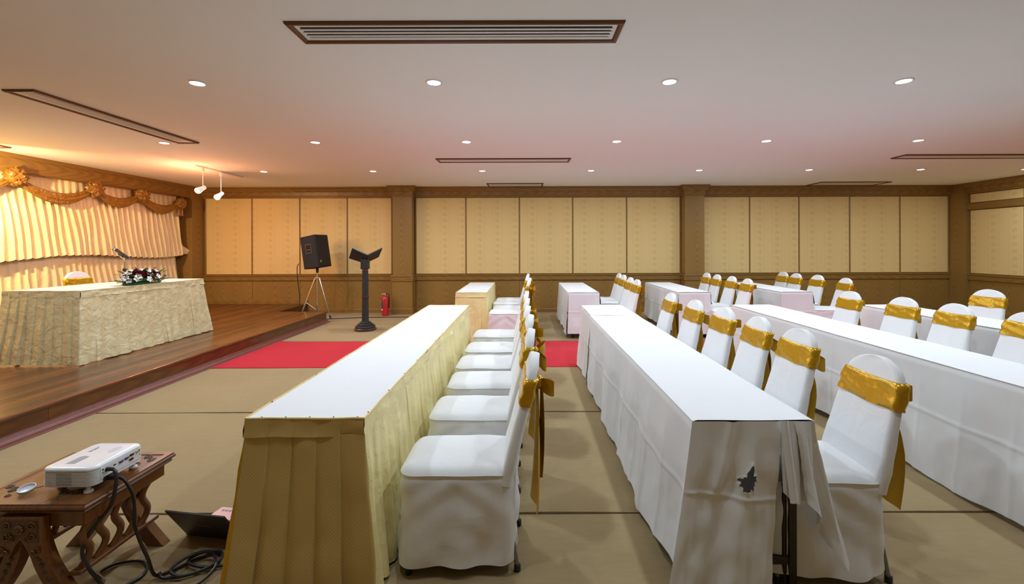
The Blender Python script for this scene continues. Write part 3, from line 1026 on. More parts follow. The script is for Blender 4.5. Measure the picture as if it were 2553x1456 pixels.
for rname, grp, lst in rowspec:
    for i, (y, xt) in enumerate(lst):
        rz = math.radians(rot_rng.uniform(-2.5, 2.5))
        if 'far right' in rname:
            rz += math.radians(6)
        if 'back right' in rname and i == 0:
            rz -= math.radians(6)
        lab = 'gold-sashed white chair, %s of %d at the %s' % (nth(i, len(lst)), len(lst), rname)
        chair((xt - TOP * math.cos(rz), y - TOP * math.sin(rz), 0), rz, lab, grp, kk)
        kk += 1
chair((-6.17 + TOP, 6.02, ST), PI, 'gold-sashed white chair behind the skirted table on the stage', 'chair on stage', 1)


# ================================================================== tables
def under_table(label, x0, x1, y0, y1, h, z0=0.0, inset=0.05, group=None):
    """plain folding table: plywood top, two H-shaped steel leg frames."""
    cx, cy = (x0 + x1) / 2, (y0 + y1) / 2
    hx, hy = (x1 - x0) / 2, (y1 - y0) / 2
    t = thing('folding_table', label, 'table', (cx, cy, z0), 0, group)
    MB().bbox(-hx, hx, -hy, hy, h - 0.03, h, 0.003).build('tabletop', M['stage_face'], t, smooth=False)
    for sy in (-1, 1):
        for sx in (-1, 1):
            lx, ly = sx * (hx - inset), sy * (hy - inset)
            lg = MB().bbox(lx - 0.016, lx + 0.016, ly - 0.016, ly + 0.016, 0.0, h - 0.03, 0.003).build('leg', M['legblack'], t, smooth=False)
            MB().tube([(lx - sx * 0.03, ly, 0.0), (lx - sx * 0.03, ly, h - 0.03)], 0.010, 8).build('brace_tube', M['legblack'], lg)
        MB().bbox(-hx + inset, hx - inset, sy * (hy - inset) - 0.012, sy * (hy - inset) + 0.012, 0.10, 0.135, 0.003).build('crossbar', M['legblack'], t, smooth=False)
    return t


def drop_grid(p0, p1, nrm, ztop, hem, flare, seed, crease=True, lat=(0.0, 0.0), step=0.013, nrow=64, amp=0.013):
    """hanging edge of a cloth from p0 to p1 (at ztop); nrm points outwards."""
    p0, p1 = Vector((*p0, 0)), Vector((*p1, 0))
    dr = (p1 - p0)
    ln = dr.length
    dr.normalize()
    nv = Vector((*nrm, 0))
    nu = max(6, int(ln / step))
    vert = [seed * 0.37 % 0.3 + 0.28 * k for k in range(int(ln / 0.28) + 1)]
    def fn(u, v):
        s = ln * u
        hz = hem(s) if callable(hem) else hem
        z = ztop + (hz - ztop) * v
        k = min(1.0, v * 1.3)
        f = amp * k * (math.sin(s * 19 + seed + 1.2 * v) * 0.6 + math.sin(s * 8.3 + seed * 2.1) + 1.5 * fbm(s * 4, v * 2, seed))
        rd = 0.012 * (1 - math.cos(min(1.0, v * 22) * PI / 2)) - 0.012 if v * 22 < 1 else 0
        f += 0.004 * k * fbm(s * 16, v * 9, seed + 3)
        if crease:
            f += 0.006 * math.exp(-((v - 0.47 - 0.03 * fbm(s * 1.4, seed)) / 0.014) ** 2)
            for q in vert:
                f += 0.006 * math.exp(-((s - q - 0.02 * fbm(v * 3, q * 5, seed)) / 0.013) ** 2) * k
        d = flare * v ** 1.25 + f + rd
        l = (lat[0] * (1 - u) + lat[1] * u) * v ** 1.2
        p = p0 + dr * (s + l) + nv * (d + 0.002)
        return (p.x, p.y, z)
    return fn, nu, nrow


def white_cloth(label, x0, x1, y0, y1, ztop, left_hem, right_hem, end_near=None, end_far=None, seed=0, cat='tablecloth', flare=0.05, group='white tablecloths', lat_far=0.0, lat_near=0.0):
    t = thing('tablecloth', label, cat, ((x0 + x1) / 2, (y0 + y1) / 2, 0), 0, group)
    ox, oy = (x0 + x1) / 2, (y0 + y1) / 2
    X0, X1, Y0, Y1 = x0 - ox, x1 - ox, y0 - oy, y1 - oy
    def top(u, v):
        x, y = X0 + (X1 - X0) * u, Y0 + (Y1 - Y0) * v
        b = 0.0025 * fbm(x * 5, y * 3, seed) + 0.003
        e = 0.004 if u in (0.0, 1.0) else 0
        return (x, y, ztop + b - e)
    MB().quad_grid(top, 24, max(20, int((y1 - y0) / 0.05))).build('top_cloth', M['white'], t, angle=60)
    fn, nu, nr = drop_grid((X0, Y0), (X0, Y1), (-1, 0), ztop, left_hem, flare, seed + 1, lat=(-lat_near, lat_far))
    MB().quad_grid(fn, nu, nr).build('side_drop', M['white'], t, angle=75)
    fn, nu, nr = drop_grid((X1, Y0), (X1, Y1), (1, 0), ztop, right_hem, 0.03, seed + 2, crease=False, step=0.05, nrow=12)
    MB().quad_grid(fn, nu, nr).build('side_drop', M['white'], t, angle=75)
    if end_near is not None:
        fn, nu, nr = drop_grid((X0, Y0), (X1, Y0), (0, -1), ztop, end_near, 0.03, seed + 4, lat=(-0.02, 0.01), step=0.016)
        MB().quad_grid(fn, nu, nr).build('end_drop', M['white'], t, angle=75)
    if end_far is not None:
        fn, nu, nr = drop_grid((X0, Y1), (X1, Y1), (0, 1), ztop, end_far, 0.03, seed + 5, crease=False, step=0.05, nrow=10)
        MB().quad_grid(fn, nu, nr).build('end_drop', M['white'], t, angle=75)
    return t


def wavy(base, amp, f, seed):
    return lambda s: base + amp * math.sin(s * f + seed) + amp * 0.7 * fbm(s * 3, seed)

TT = 0.745
# ---- row with the torn cloth
under_table('black-legged folding table under the torn white cloth, near half', 0.73, 1.225, 1.88, 3.70, TT, group='folding tables under cloths')
under_table('black-legged folding table under the torn-cloth row, far half', 0.735, 1.24, 3.71, 5.55, TT, group='folding tables under cloths')
ca = white_cloth('white tablecloth with a burnt torn hole at the near table end', 0.718, 1.237, 1.868, 3.02, 0.753, wavy(0.06, 0.025, 5, 1), 0.55, None, None, 0.7, flare=0.075, lat_near=0.02)
white_cloth('white tablecloth on the middle of the torn-cloth table row', 0.722, 1.243, 2.99, 4.77, 0.7465, wavy(0.035, 0.02, 4, 2), 0.55, None, None, 3.3, flare=0.055, lat_near=0.03)
white_cloth('short white tablecloth at the far end of the torn-cloth table row', 0.728, 1.25, 4.74, 5.57, 0.7485, wavy(0.03, 0.015, 6, 3), 0.55, None, 0.05, 5.9, flare=0.05, lat_near=0.02)

# torn near end of the first cloth
ox, oy = (0.718 + 1.237) / 2, (1.868 + 3.02) / 2
def hole_r(a):
    return 0.034 * (1 + 0.16 * math.sin(2 * a - 0.7) + 0.10 * math.sin(5 * a) + 0.13 * math.sin(11 * a + 1)) * (1.0 + 0.75 * math.exp(-((a - 1.35) / 0.22) ** 2) + 0.3 * math.exp(-((abs(a) - 2.9) / 0.3) ** 2))
mb = MB()
nu, nv = 96, 120
pts = {}
hx, hz = 0.945, 0.505
def endfn(u, v):
    xt = 0.716 + (1.098 - 0.716) * u
    xb = 0.60 + (1.035 - 0.60) * u
    k = v ** 1.1
    x = xt + (xb - xt) * k
    z = 0.752 - 0.735 * v + (0.01 * math.sin(u * 14) if v > 0.98 else 0)
    f = 0.014 * min(1, v * 2) * (math.sin(u * 9 + 1.2 + v) + 0.7 * fbm(u * 4, v * 3, 2.2) + 0.5 * math.sin(u * 21 + 3 * v))
    f += 0.010 * fbm(u * 7, v * 6, 8.1) * min(1, v * 3)
    f += 0.005 * math.exp(-((v - 0.40 - 0.05 * u) / 0.010) ** 2)
    f += 0.010 * math.exp(-((u - 0.36 - 0.25 * (0.35 - v)) / 0.05) ** 2) * (1 if v < 0.36 else math.exp(-((v - 0.36) / 0.05) ** 2))
    d = 0.05 * v ** 1.2 + f
    # folded back to the side wall at the left edge
    y = 1.866 - d * min(1.0, 0.35 + u * 6)
    return (x, y, z)
for j in range(nv + 1):
    for i in range(nu + 1):
        x, y, z = endfn(i / nu, j / nv)
        a = math.atan2(z - hz, x - hx)
        rr = math.hypot(x - hx, z - hz)
        R = hole_r(a)
        if R <= rr < R * 1.25:          # curled charred rim
            y -= 0.006 * (1 - (rr / R - 1) / 0.25)
        if abs(rr - R) < 0.006:         # snap the rim to the torn outline
            x = hx + math.cos(a) * R
            z = hz + math.sin(a) * R
        pts[i, j] = (x - ox, y - oy, z, rr < R - 0.006)
idx = {}
for key, p in pts.items():
    idx[key] = len(mb.v)
    mb.v.append(p[:3])
for j in range(nv):
    for i in range(nu):
        ks = [(i, j), (i + 1, j), (i + 1, j + 1), (i, j + 1)]
        if any(pts[k][3] for k in ks):
            continue
        mb.f.append(tuple(idx[k] for k in ks))
mb.build('torn_end_drop', M['white'], ca, angle=75)['label'] = 'near end drop with a ragged burnt hole'
# short flap beside it and the folded corner fall
def flap(u, v):
    x = 1.088 + 0.135 * u + 0.012 * v * (1 - u)
    z = 0.752 - (0.30 + 0.045 * math.sin(u * 3.0)) * v
    y = 1.862 - 0.012 * math.sin(u * 16) * min(1, v * 2) - 0.012 * v + 0.01 * (1 - u)
    return (x - ox, y - oy, z)
MB().quad_grid(flap, 24, 22).build('short_flap', M['white'], ca, angle=75)
def pleatband(u, v):
    x = 1.082 + 0.035 * u + 0.03 * v
    z = 0.752 - 0.33 * v + 0.015 * u
    y = 1.850 - 0.014 * math.sin(PI * u) - 0.02 * v
    return (x - ox, y - oy, z)
MB().quad_grid(pleatband, 8, 16).build('folded_pleat', M['white'], ca, angle=75)
def fall(u, v):
    # top edge wraps round the table corner; the hem hangs to a point
    if u < 0.5:
        tx, ty = 1.15 + 0.087 * u * 2, 1.864
    else:
        tx, ty = 1.240, 1.864 + 0.05 * (u - 0.5) * 2
    bx = 1.185 + 0.17 * u + 0.010 * math.sin(u * PI * 3.0)
    by = 1.840 - 0.035 * math.sin(u * PI * 3.0 + 0.3)
    zl = 0.42 - 0.27 * min(1, u / 0.85) ** 1.15 + 0.05 * max(0, (u - 0.85) / 0.15)
    k = v ** 0.9
    x = tx + (bx - tx) * k + 0.004 * fbm(u * 9, v * 8)
    y = ty + (by - ty) * k - 0.008 * math.sin(v * 6 + u * 8) * v
    z = 0.752 + (zl - 0.752) * v
    return (x - ox, min(y, 1.885) - oy, z)
MB().quad_grid(fall, 36, 36).build('corner_fall', M['white'], ca, angle=75)

# ---- small white table behind it
under_table('folding table under the small white cloth beyond the red carpet', 0.735, 1.215, 7.13, 9.05, TT, group='folding tables under cloths')
white_cloth('white tablecloth on the small table behind the torn-cloth one', 0.722, 1.228, 7.11, 9.07, 0.75, wavy(0.08, 0.02, 4, 5), 0.55, wavy(0.085, 0.004, 9, 1), 0.08, 8.2, flare=0.04)

# ---- right-hand long row
under_table('folding table under the right-hand long white cloth, near half', 2.655, 3.135, 1.9, 3.70, TT, group='folding tables under cloths')
under_table('folding table under the right-hand long white cloth, far half', 2.655, 3.135, 3.72, 5.55, TT, group='folding tables under cloths')
white_cloth('long white tablecloth on the right-hand table row cut by the edge', 2.64, 3.15, 1.87, 5.57, 0.75, wavy(0.04, 0.02, 3.1, 2), 0.55, 0.05, 0.05, 11.7, flare=0.05)
under_table('folding table under the white cloth before the right pilaster', 2.53, 3.02, 7.13, 9.05, TT, group='folding tables under cloths')
white_cloth('white tablecloth on the table before the right pilaster', 2.515, 3.035, 7.11, 9.07, 0.75, wavy(0.10, 0.02, 4, 6), 0.55, wavy(0.08, 0.005, 7, 2), 0.08, 14.2, flare=0.04)

# ---- far right row
under_table('folding table under the far right white cloth, near half', 4.28, 4.775, 1.9, 3.70, TT, group='folding tables under cloths')
under_table('folding table under the far right white cloth, far half', 4.28, 4.775, 3.72, 5.52, TT, group='folding tables under cloths')
white_cloth('white tablecloth on the near half of the far right table', 4.265, 4.79, 1.87, 3.95, 0.752, wavy(0.05, 0.02, 3, 2), 0.55, 0.05, None, 17.7, flare=0.05)
white_cloth('white tablecloth on the far half of the far right table', 4.268, 4.785, 3.92, 5.55, 0.7495, wavy(0.04, 0.02, 3, 7), 0.55, None, 0.05, 19.1, flare=0.04, lat_near=0.03)
under_table('folding table under the back right white cloth', 4.20, 4.68, 7.13, 9.05, TT, group='folding tables under cloths')
white_cloth('white tablecloth with pale pink end on the back right table', 4.185, 4.695, 7.11, 9.07, 0.75, wavy(0.10, 0.02, 4, 8), 0.55, wavy(0.08, 0.006, 7, 4), 0.08, 22.2, flare=0.04)


# ---- pleated skirt tables
def pleat_side(p0, p1, nrm, z0, z1, period, depth, flare, lat, seed, style='knife', nrow=18):
    p0, p1 = Vector((*p0, 0)), Vector((*p1, 0))
    dr = p1 - p0
    ln = dr.length
    dr.normalize()
    nv = Vector((*nrm, 0))
    per = ln / max(1, round(ln / period))
    npl = round(ln / per)
    nsub = 9
    us = []
    for q in range(npl):
        for k in range(nsub):
            us.append((q + (k / (nsub - 1)) * 0.985 + (0.0 if k < nsub - 1 else 0.0)) / npl)
    us.append(1.0)
    rows = [i / nrow for i in range(nrow + 1)]
    mb = MB()
    for v in rows:
        for u in us:
            s = ln * u
            q = int(min(npl - 1, math.floor(u * npl + 1e-6)))
            f = u * npl - q
            amt = 0.10 + 0.90 * v ** 0.8
            rq = fbm(q * 1.7, seed) * 0.6
            if style == 'knife':
                saw = min(1.0, f / 0.98)
                d = depth * amt * (saw * (0.8 + rq)) 
            else:
                d = depth * amt * (0.5 + 0.5 * math.sin(2 * PI * (f + 0.15 * fbm(q * 2.2, v * 2, seed)))) * (0.7 + rq)
            d += 0.012 * v * fbm(s * 4, v * 3, seed + 2) + 0.006 * fbm(s * 11, v * 5, seed)
            wob = 0.012 * v * fbm(q * 3.3, v * 1.5, seed + 6)
            d += flare * v ** 1.1
            l = (lat[0] * (1 - u) + lat[1] * u) * v ** 1.1 + wob
            p = p0 + dr * (s + l) + nv * (d + 0.003)
            z = z0 + (z1 - z0) * v + (0.008 * fbm(s * 5, seed) if v == 1 else 0)
            mb.v.append((p.x, p.y, max(z, 0.004)))
    n = len(us)
    for j in range(nrow):
        for i in range(n - 1):
            a = j * n + i
            mb.f.append((a, a + 1, a + n + 1, a + n))
    mb.cols = (n, nrow)
    return mb


def skirt_table(label, x0, x1, y0, y1, h, z0, mats, per, depth, flare, seed, styles, group, pins=False, open_back=False):
    cx, cy = (x0 + x1) / 2, (y0 + y1) / 2
    hx, hy = (x1 - x0) / 2, (y1 - y0) / 2
    t = thing('skirted_table', label, 'table', (cx, cy, z0), 0, group)
    hx2, hy2 = hx - 0.012, hy - 0.012
    MB().bbox(-hx2, hx2, -hy2, hy2, h - 0.04, h - 0.004, 0.003).build('tabletop', M['stage_face'], t, smooth=False)
    for sy in (-1, 1):
        for sx in (-1, 1):
            MB().bbox(sx * (hx - 0.07) - 0.015, sx * (hx - 0.07) + 0.015, sy * (hy - 0.08) - 0.015, sy * (hy - 0.08) + 0.015, 0, h - 0.03, 0.003).build('leg', M['legblack'], t, smooth=False)
    MB().quad_grid(lambda u, v: (-hx + 2 * hx * u, -hy + 2 * hy * v, h + 0.002 * fbm(u * 4, v * 8, seed)), 14, max(16, int(hy * 20))).build('top_cloth', M['white'], t, angle=60)
    # piping around the edge, slightly wandering
    ring = []
    for (ax, ay), (bx, by) in (((-hx, -hy), (hx, -hy)), ((hx, -hy), (hx, hy)), ((hx, hy), (-hx, hy)), ((-hx, hy), (-hx, -hy))):
        ln = math.hypot(bx - ax, by - ay)
        n = max(8, int(ln / 0.03))
        for k in range(n):
            u = k / n
            wv = 0.005 * fbm(u * ln * 5, seed + ax * 3)
            ring.append((ax + (bx - ax) * u + (wv if ax == bx else 0), ay + (by - ay) * u + (wv if ay == by else 0), h + 0.001 + 0.002 * fbm(u * ln * 8, seed)))
    ring.append(ring[0])
    MB().tube(ring, 0.005, 6).build('piping', mats[3], t)
    band = 0.075
    sides = [((-hx, -hy), (hx, -hy), (0, -1), mats[0], styles[0], (-flare, flare)), ((hx, -hy), (hx, hy), (1, 0), mats[1], styles[1], (-flare, flare)),
             ((hx, hy), (-hx, hy), (0, 1), mats[0], styles[0], (-flare, flare)), ((-hx, hy), (-hx, -hy), (-1, 0), mats[2], styles[1], (-flare, flare))]
    built = []
    for k, (a, b, nrm, mt, st, lat) in enumerate(sides):
        if open_back and k == 3:
            continue
        pleat_side(a, b, nrm, h - 0.001, h - band, per[k], depth * 0.12, 0.004, (-0.006, 0.006), seed + k, 'knife', 3).build('skirt_band', mt, t, angle=50)
        ps = pleat_side(a, b, nrm, h - band + 0.010, 0.012, per[k], depth, flare, lat, seed + k, st)
        built.append((k, ps, mt))
        ps.build('pleated_skirt', mt, t, angle=50)
    for (k0, pa, mt), (k1, pb, m2) in zip(built, built[1:] + built[:1]):
        if (k0 + 1) % 4 != k1:
            continue
        na, nb = pa.cols[0], pb.cols[0]
        ea = [Vector(pa.v[j * na + na - 1]) for j in range(pa.cols[1] + 1)]
        eb = [Vector(pb.v[j * nb]) for j in range(pb.cols[1] + 1)]
        nr = len(ea) - 1
        out = Vector((1 if k0 in (0, 1) else -1, -1 if k0 in (0, 3) else 1, 0)).normalized()
        def cf(u, v):
            j = int(round(v * nr))
            return ea[j].lerp(eb[j], u) + out * 0.012 * math.sin(PI * u) * v
        MB().quad_grid(cf, 4, nr).build('corner_fold', mt, t, angle=60)
    if pins:
        pm = MB().sphere((0, 0, 0), 0.0035, 0.0035, 0.0035, 8, 6).mesh('pin', M['pin'])
        for (px, py) in [(-hx + 0.07 + 0.105 * k, -hy + 0.004) for k in range(5)] + [(hx - 0.003, -hy + 0.06 + 0.30 * k) for k in range(8)] + [(-hx + 0.003, -hy + 0.2 + 0.45 * k) for k in range(5)]:
            o = bpy.data.objects.new('pin', pm)
            COL.objects.link(o)
            o.parent = t
            o.location = (px, py, h + 0.005)
    return t

skirt_table('long table with white top and pleated gold brocade skirt in front', -1.222, -0.702, 1.915, 5.62, 0.75, 0.0,
            (M['brocade'], M['organza'], M['sash'], M['piping']), (0.095, 0.11, 0.106, 0.13), 0.036, 0.06, 4.4, ('knife', 'soft'), 'skirted tables', True)
skirt_table('short skirted table with white top at the back beyond the red carpet', -1.12, -0.605, 7.16, 9.15, 0.75, 0.0,
            (M['organza'], M['organza'], M['organza'], M['piping']), (0.11, 0.11, 0.11, 0.12), 0.024, 0.03, 9.4, ('knife', 'soft'), 'skirted tables')
skirt_table('champagne satin skirted head table with white top on the stage', -5.80, -4.93, 4.86, 6.72, 0.81, ST,
            (M['cream_satin'], M['cream_satin'], M['cream_satin'], M['cream_satin']), (0.10, 0.155, 0.10, 0.15), 0.034, 0.07, 13.4, ('knife', 'soft'), 'skirted tables', open_back=True)

# ================================================================== lectern
t = thing('book_lectern', 'dark column lectern with open V-shaped book rest on a round base', 'lectern', (-2.875, 7.92, 0))
MB().lathe([(0.0, 0.0), (0.185, 0.0), (0.192, 0.012), (0.192, 0.03), (0.18, 0.045), (0.165, 0.055)], n=36).build('base_ring', M['lectern_red'], t)
MB().lathe([(0.165, 0.05), (0.175, 0.065), (0.17, 0.08), (0.135, 0.092), (0.138, 0.108), (0.128, 0.118), (0.095, 0.128), (0.097, 0.143), (0.088, 0.152), (0.062, 0.162), (0.06, 0.19)], n=36).build('stepped_base', M['lectern'], t)
def flute(z, r):
    n = 64
    return [((r - 0.004 * (0.5 + 0.5 * math.cos(16 * 2 * PI * k / n))) * math.cos(2 * PI * k / n), (r - 0.004 * (0.5 + 0.5 * math.cos(16 * 2 * PI * k / n))) * math.sin(2 * PI * k / n), z) for k in range(n)]
MB().rings([flute(0.15, 0.060), flute(0.62, 0.056), flute(1.06, 0.053)]).build('fluted_column', M['lectern'], t, angle=50)
for z in (0.60,):
    MB().lathe([(0.054, z - 0.018), (0.064, z - 0.012), (0.066, z), (0.064, z + 0.012), (0.054, z + 0.018)], n=32).build('collar', M['lectern_red'], t)
for z in (1.045, 1.07, 1.095):
    MB().lathe([(0.046, z - 0.01), (0.056, z - 0.005), (0.056, z + 0.005), (0.046, z + 0.01)], n=32).build('neck_ring', M['lectern_red'], t)
MB().bbox(-0.066, 0.066, -0.05, 0.05, 1.105, 1.285, 0.004).build('neck_block', M['lectern'], t, smooth=False)
O = Vector((-2.875, 7.92, 0))
def plate(pts, th, name):
    p = [Vector(q) - O for q in pts]
    n = (p[1] - p[0]).cross(p[3] - p[0]).normalized()
    MB().rings([[q + n * th / 2 for q in p], [q - n * th / 2 for q in p]]).build(name, M['lectern'], t, smooth=False)
VU, VL = (-2.765, 7.76, 1.362), (-2.905, 7.99, 1.21)
plate([(-3.035, 7.74, 1.488), VU, VL, (-3.185, 7.97, 1.305)], 0.022, 'book_rest')
plate([VU, (-2.52, 7.78, 1.482), (-2.665, 8.01, 1.325), VL], 0.022, 'book_rest')
# ================================================================== speaker and stand
ss = thing('speaker_stand', 'chrome tripod speaker stand in the notch behind the stage corner', 'tripod stand', (-4.38, 9.27, 0))
MB().tube([(0, 0, 0.12), (0, 0, 0.98)], 0.016, 12).build('pole', M['chrome'], ss)
MB().lathe([(0.018, 0.96), (0.028, 0.965), (0.028, 1.05), (0.018, 1.075)], n=16).build('pole_clamp', M['black'], ss)
MB().lathe([(0.02, 0.835), (0.055, 0.84), (0.055, 0.862), (0.02, 0.87)], n=20).build('leg_collar', M['chrome'], ss)
for a, rr in ((-10, 0.30), (112, 0.32), (192, 0.34)):
    d = Vector((math.cos(math.radians(a)), math.sin(math.radians(a)), 0))
    p0 = d * 0.045 + Vector((0, 0, 0.845))
    p1 = d * rr + Vector((0, 0, 0.03))
    lg = MB().tube([p0, p1], 0.012, 10).build('leg', M['chrome'], ss)
    MB().tube([p1 + Vector((0, 0, 0.035)) - d * 0.012, p1 - Vector((0, 0, 0.03)) + d * 0.01], 0.018, 10).build('rubber_foot', M['rubber'], lg)
    MB().tube([Vector((0, 0, 0.16)), p0.lerp(p1, 0.62)], 0.005, 8).build('brace', M['chrome'], ss)

sp = thing('loudspeaker', 'black loudspeaker tilted back on the tripod stand by the wall', 'speaker', (-4.38, 9.27, 1.065), 0)
q = Matrix.Rotation(math.radians(-15), 4, 'Z') @ Matrix.Rotation(math.radians(-9), 4, 'Y')
def spk(p):
    return q @ Vector(p)
# local: +x front, y width, tapered towards the back
fr = [(0.20, -0.195), (0.20, 0.195), (-0.20, 0.13), (-0.20, -0.15)]
mb = MB()
mb.rings([[spk((x * 0.98, y * 0.97, 0.0)) for x, y in fr], [spk((x, y, 0.012)) for x, y in fr], [spk((x, y, 0.665)) for x, y in fr], [spk((x * 0.98, y * 0.97, 0.68)) for x, y in fr]])
mb.build('cabinet', M['speaker'], sp, smooth=False)
MB().rings([[spk((0.205, y, z)) for y, z in ((-0.18, 0.02), (0.18, 0.02), (0.18, 0.66), (-0.18, 0.66))], [spk((0.212, y, z)) for y, z in ((-0.175, 0.025), (0.175, 0.025), (0.175, 0.655), (-0.175, 0.655))]]).build('front_grille', M['grille'], sp, smooth=False)
MB().rings([[spk((0.213, y, z)) for y, z in ((-0.145, 0.10), (-0.095, 0.10), (-0.12, 0.15))], [spk((0.216, y, z)) for y, z in ((-0.145, 0.10), (-0.095, 0.10), (-0.12, 0.15))]]).build('triangle_badge', M['yellow'], sp, smooth=False)
def side(u, z, out=0.0):
    x = -0.20 + 0.40 * u
    y = -0.15 - 0.045 * u - out
    return spk((x, y, z))
hp = [(0.27, 0.31), (0.69, 0.31), (0.69, 0.51), (0.27, 0.51)]
hin = [(0.32, 0.335), (0.64, 0.335), (0.64, 0.485), (0.32, 0.485)]
MB().rings([[side(u, z, -0.002) for u, z in hp], [side(u, z, 0.006) for u, z in hp], [side(u, z, 0.006) for u, z in hin], [side(u, z, 0.001) for u, z in hin]], True, False).build('handle_rim', M['dark_grey'], sp, smooth=False)
MB().rings([[side(u, z, 0.0) for u, z in hin], [side(u, z, 0.0015) for u, z in hin]]).build('handle_cup', M['screen'], sp, smooth=False)
MB().rings([[side(u, z, 0.0) for u, z in ((0.345, 0.375), (0.615, 0.375), (0.615, 0.395), (0.345, 0.395))], [side(u, z, 0.007) for u, z in ((0.345, 0.375), (0.615, 0.375), (0.615, 0.395), (0.345, 0.395))]]).build('handle_bar', M['teak'], sp, smooth=False)
MB().tube([spk((0, 0, 0.01)), Vector((0.0, 0, -0.03))], 0.03, 12).build('pole_socket', M['black'], sp)
pts = [(-4.72, 9.18, 1.16), (-4.755, 9.17, 1.08), (-4.76, 9.2, 0.8), (-4.75, 9.25, 0.5), (-4.735, 9.22, 0.2), (-4.72, 9.2, 0.012), (-4.6, 9.1, 0.008), (-4.3, 9.05, 0.008), (-4.05, 9.12, 0.008), (-3.7, 9.2, 0.008), (-3.2, 9.3, 0.008), (-2.6, 9.32, 0.008), (-2.1, 9.3, 0.008)]
def smooth_path(pts, n=8):
    pts = [Vector(p) for p in pts]
    out = []
    for i in range(len(pts) - 1):
        p0, p1, p2, p3 = pts[max(i - 1, 0)], pts[i], pts[i + 1], pts[min(i + 2, len(pts) - 1)]
        for k in range(n):
            u = k / n
            out.append(0.5 * ((2 * p1) + (p2 - p0) * u + (2 * p0 - 5 * p1 + 4 * p2 - p3) * u * u + (3 * p1 - p0 - 3 * p2 + p3) * u ** 3))
    out.append(pts[-1])
    return out
tag(MB().tube(smooth_path(pts), 0.008, 8).build('speaker_cable', M['rubber']), 'thin black cable from the loudspeaker along the floor by the wall', 'cable')

# ================================================================== fire extinguisher
t = thing('fire_extinguisher', 'red fire extinguisher standing on the floor beside the left pilaster', 'extinguisher', (-3.04, 9.58, 0))
MB().lathe([(0.07, 0.0), (0.078, 0.006), (0.078, 0.36), (0.07, 0.40), (0.05, 0.425), (0.028, 0.435), (0.024, 0.45)], n=28).build('cylinder', M['redpaint'], t)
MB().lathe([(0.026, 0.44), (0.026, 0.462), (0.018, 0.47), (0.018, 0.49)], n=16).build('valve', M['chrome'], t)
MB().tube([(0.0, 0, 0.485), (-0.05, 0, 0.47), (-0.075, 0, 0.462)], 0.008, 8).build('carry_handle', M['chrome'], t)
MB().tube([(0.005, 0, 0.50), (-0.04, 0, 0.515), (-0.075, 0, 0.545)], 0.009, 8).build('squeeze_lever', M['redpaint'], t)
MB().lathe([(0.0, 0.0), (0.016, 0.0), (0.016, 0.008), (0.0, 0.009)], n=14).build('pressure_gauge', M['paper'], t, loc=(0.0, -0.03, 0.47))
MB().tube(smooth_path([(0.01, 0, 0.475), (0.06, -0.01, 0.48), (0.092, -0.02, 0.42), (0.092, -0.02, 0.25), (0.088, -0.02, 0.17)]), 0.010, 8).build('hose', M['rubber'], t)
MB().quad_grid(lambda u, v: (0.0795 * math.cos(math.radians(200 + 55 * u)), 0.0795 * math.sin(math.radians(200 + 55 * u)), 0.16 + 0.16 * v), 8, 3).build('label', M['label'], t)
MB().quad_grid(lambda u, v: (0.0798 * math.cos(math.radians(205 + 40 * u)), 0.0798 * math.sin(math.radians(205 + 40 * u)), 0.12 + 0.035 * v), 8, 2).build('white_label', M['paper'], t)

# ================================================================== microphone on the head table
ZT = ST + 0.81
mx, my = -5.62, 6.15
ms = thing('microphone_stand', 'chrome gooseneck table stand behind the flowers', 'microphone stand', (mx, my, ZT + 0.003))
MB().lathe([(0.0, 0.0), (0.065, 0.0), (0.065, 0.012), (0.02, 0.022), (0.012, 0.03)], n=24).build('base', M['black'], ms)
MB().tube([(0, 0, 0.02), (0, 0, 0.21)], 0.011, 12).build('pole', M['chrome'], ms)
MB().lathe([(0.012, 0.145), (0.02, 0.15), (0.02, 0.185), (0.012, 0.19)], n=14).build('height_clamp', M['black'], ms)
MB().tube([(0.012, 0, 0.17), (0.045, 0, 0.175)], 0.006, 8).build('clamp_screw', M['black'], ms)
MB().tube(smooth_path([(0, 0, 0.2), (0.002, 0, 0.28), (-0.01, 0, 0.325), (-0.05, 0, 0.355)]), 0.009, 12).build('gooseneck', M['chrome'], ms)
mdir = Vector((-0.225, 0, 0.142)).normalized()
clip = Vector((-0.045, 0, 0.372))
MB().tube([clip - mdir * 0.03 + Vector((0, 0, 0.01)), clip + mdir * 0.035 + Vector((0, 0, 0.01))], 0.021, 12).build('mic_clip', M['black'], ms)
mc = thing('microphone', 'black handheld microphone clipped on the chrome stand, silver head', 'microphone', (mx, my, ZT + 0.003))
cm = clip + Vector((0.0, 0, 0.032))
MB().tube([cm - mdir * 0.13, cm - mdir * 0.125, cm + mdir * 0.03, cm + mdir * 0.085], 0.014, 14, 0.022).build('body', M['black'], mc)
MB().tube([cm - mdir * 0.134, cm - mdir * 0.128], 0.013, 12).build('end_cap', M['blue'], mc)
MB().tube([cm + mdir * 0.082, cm + mdir * 0.094], 0.026, 16).build('collar_ring', M['chrome'], mc)
MB().sphere(cm + mdir * 0.115, 0.028, 0.028, 0.03, 16, 12).build('grille_head', M['steel'], mc)

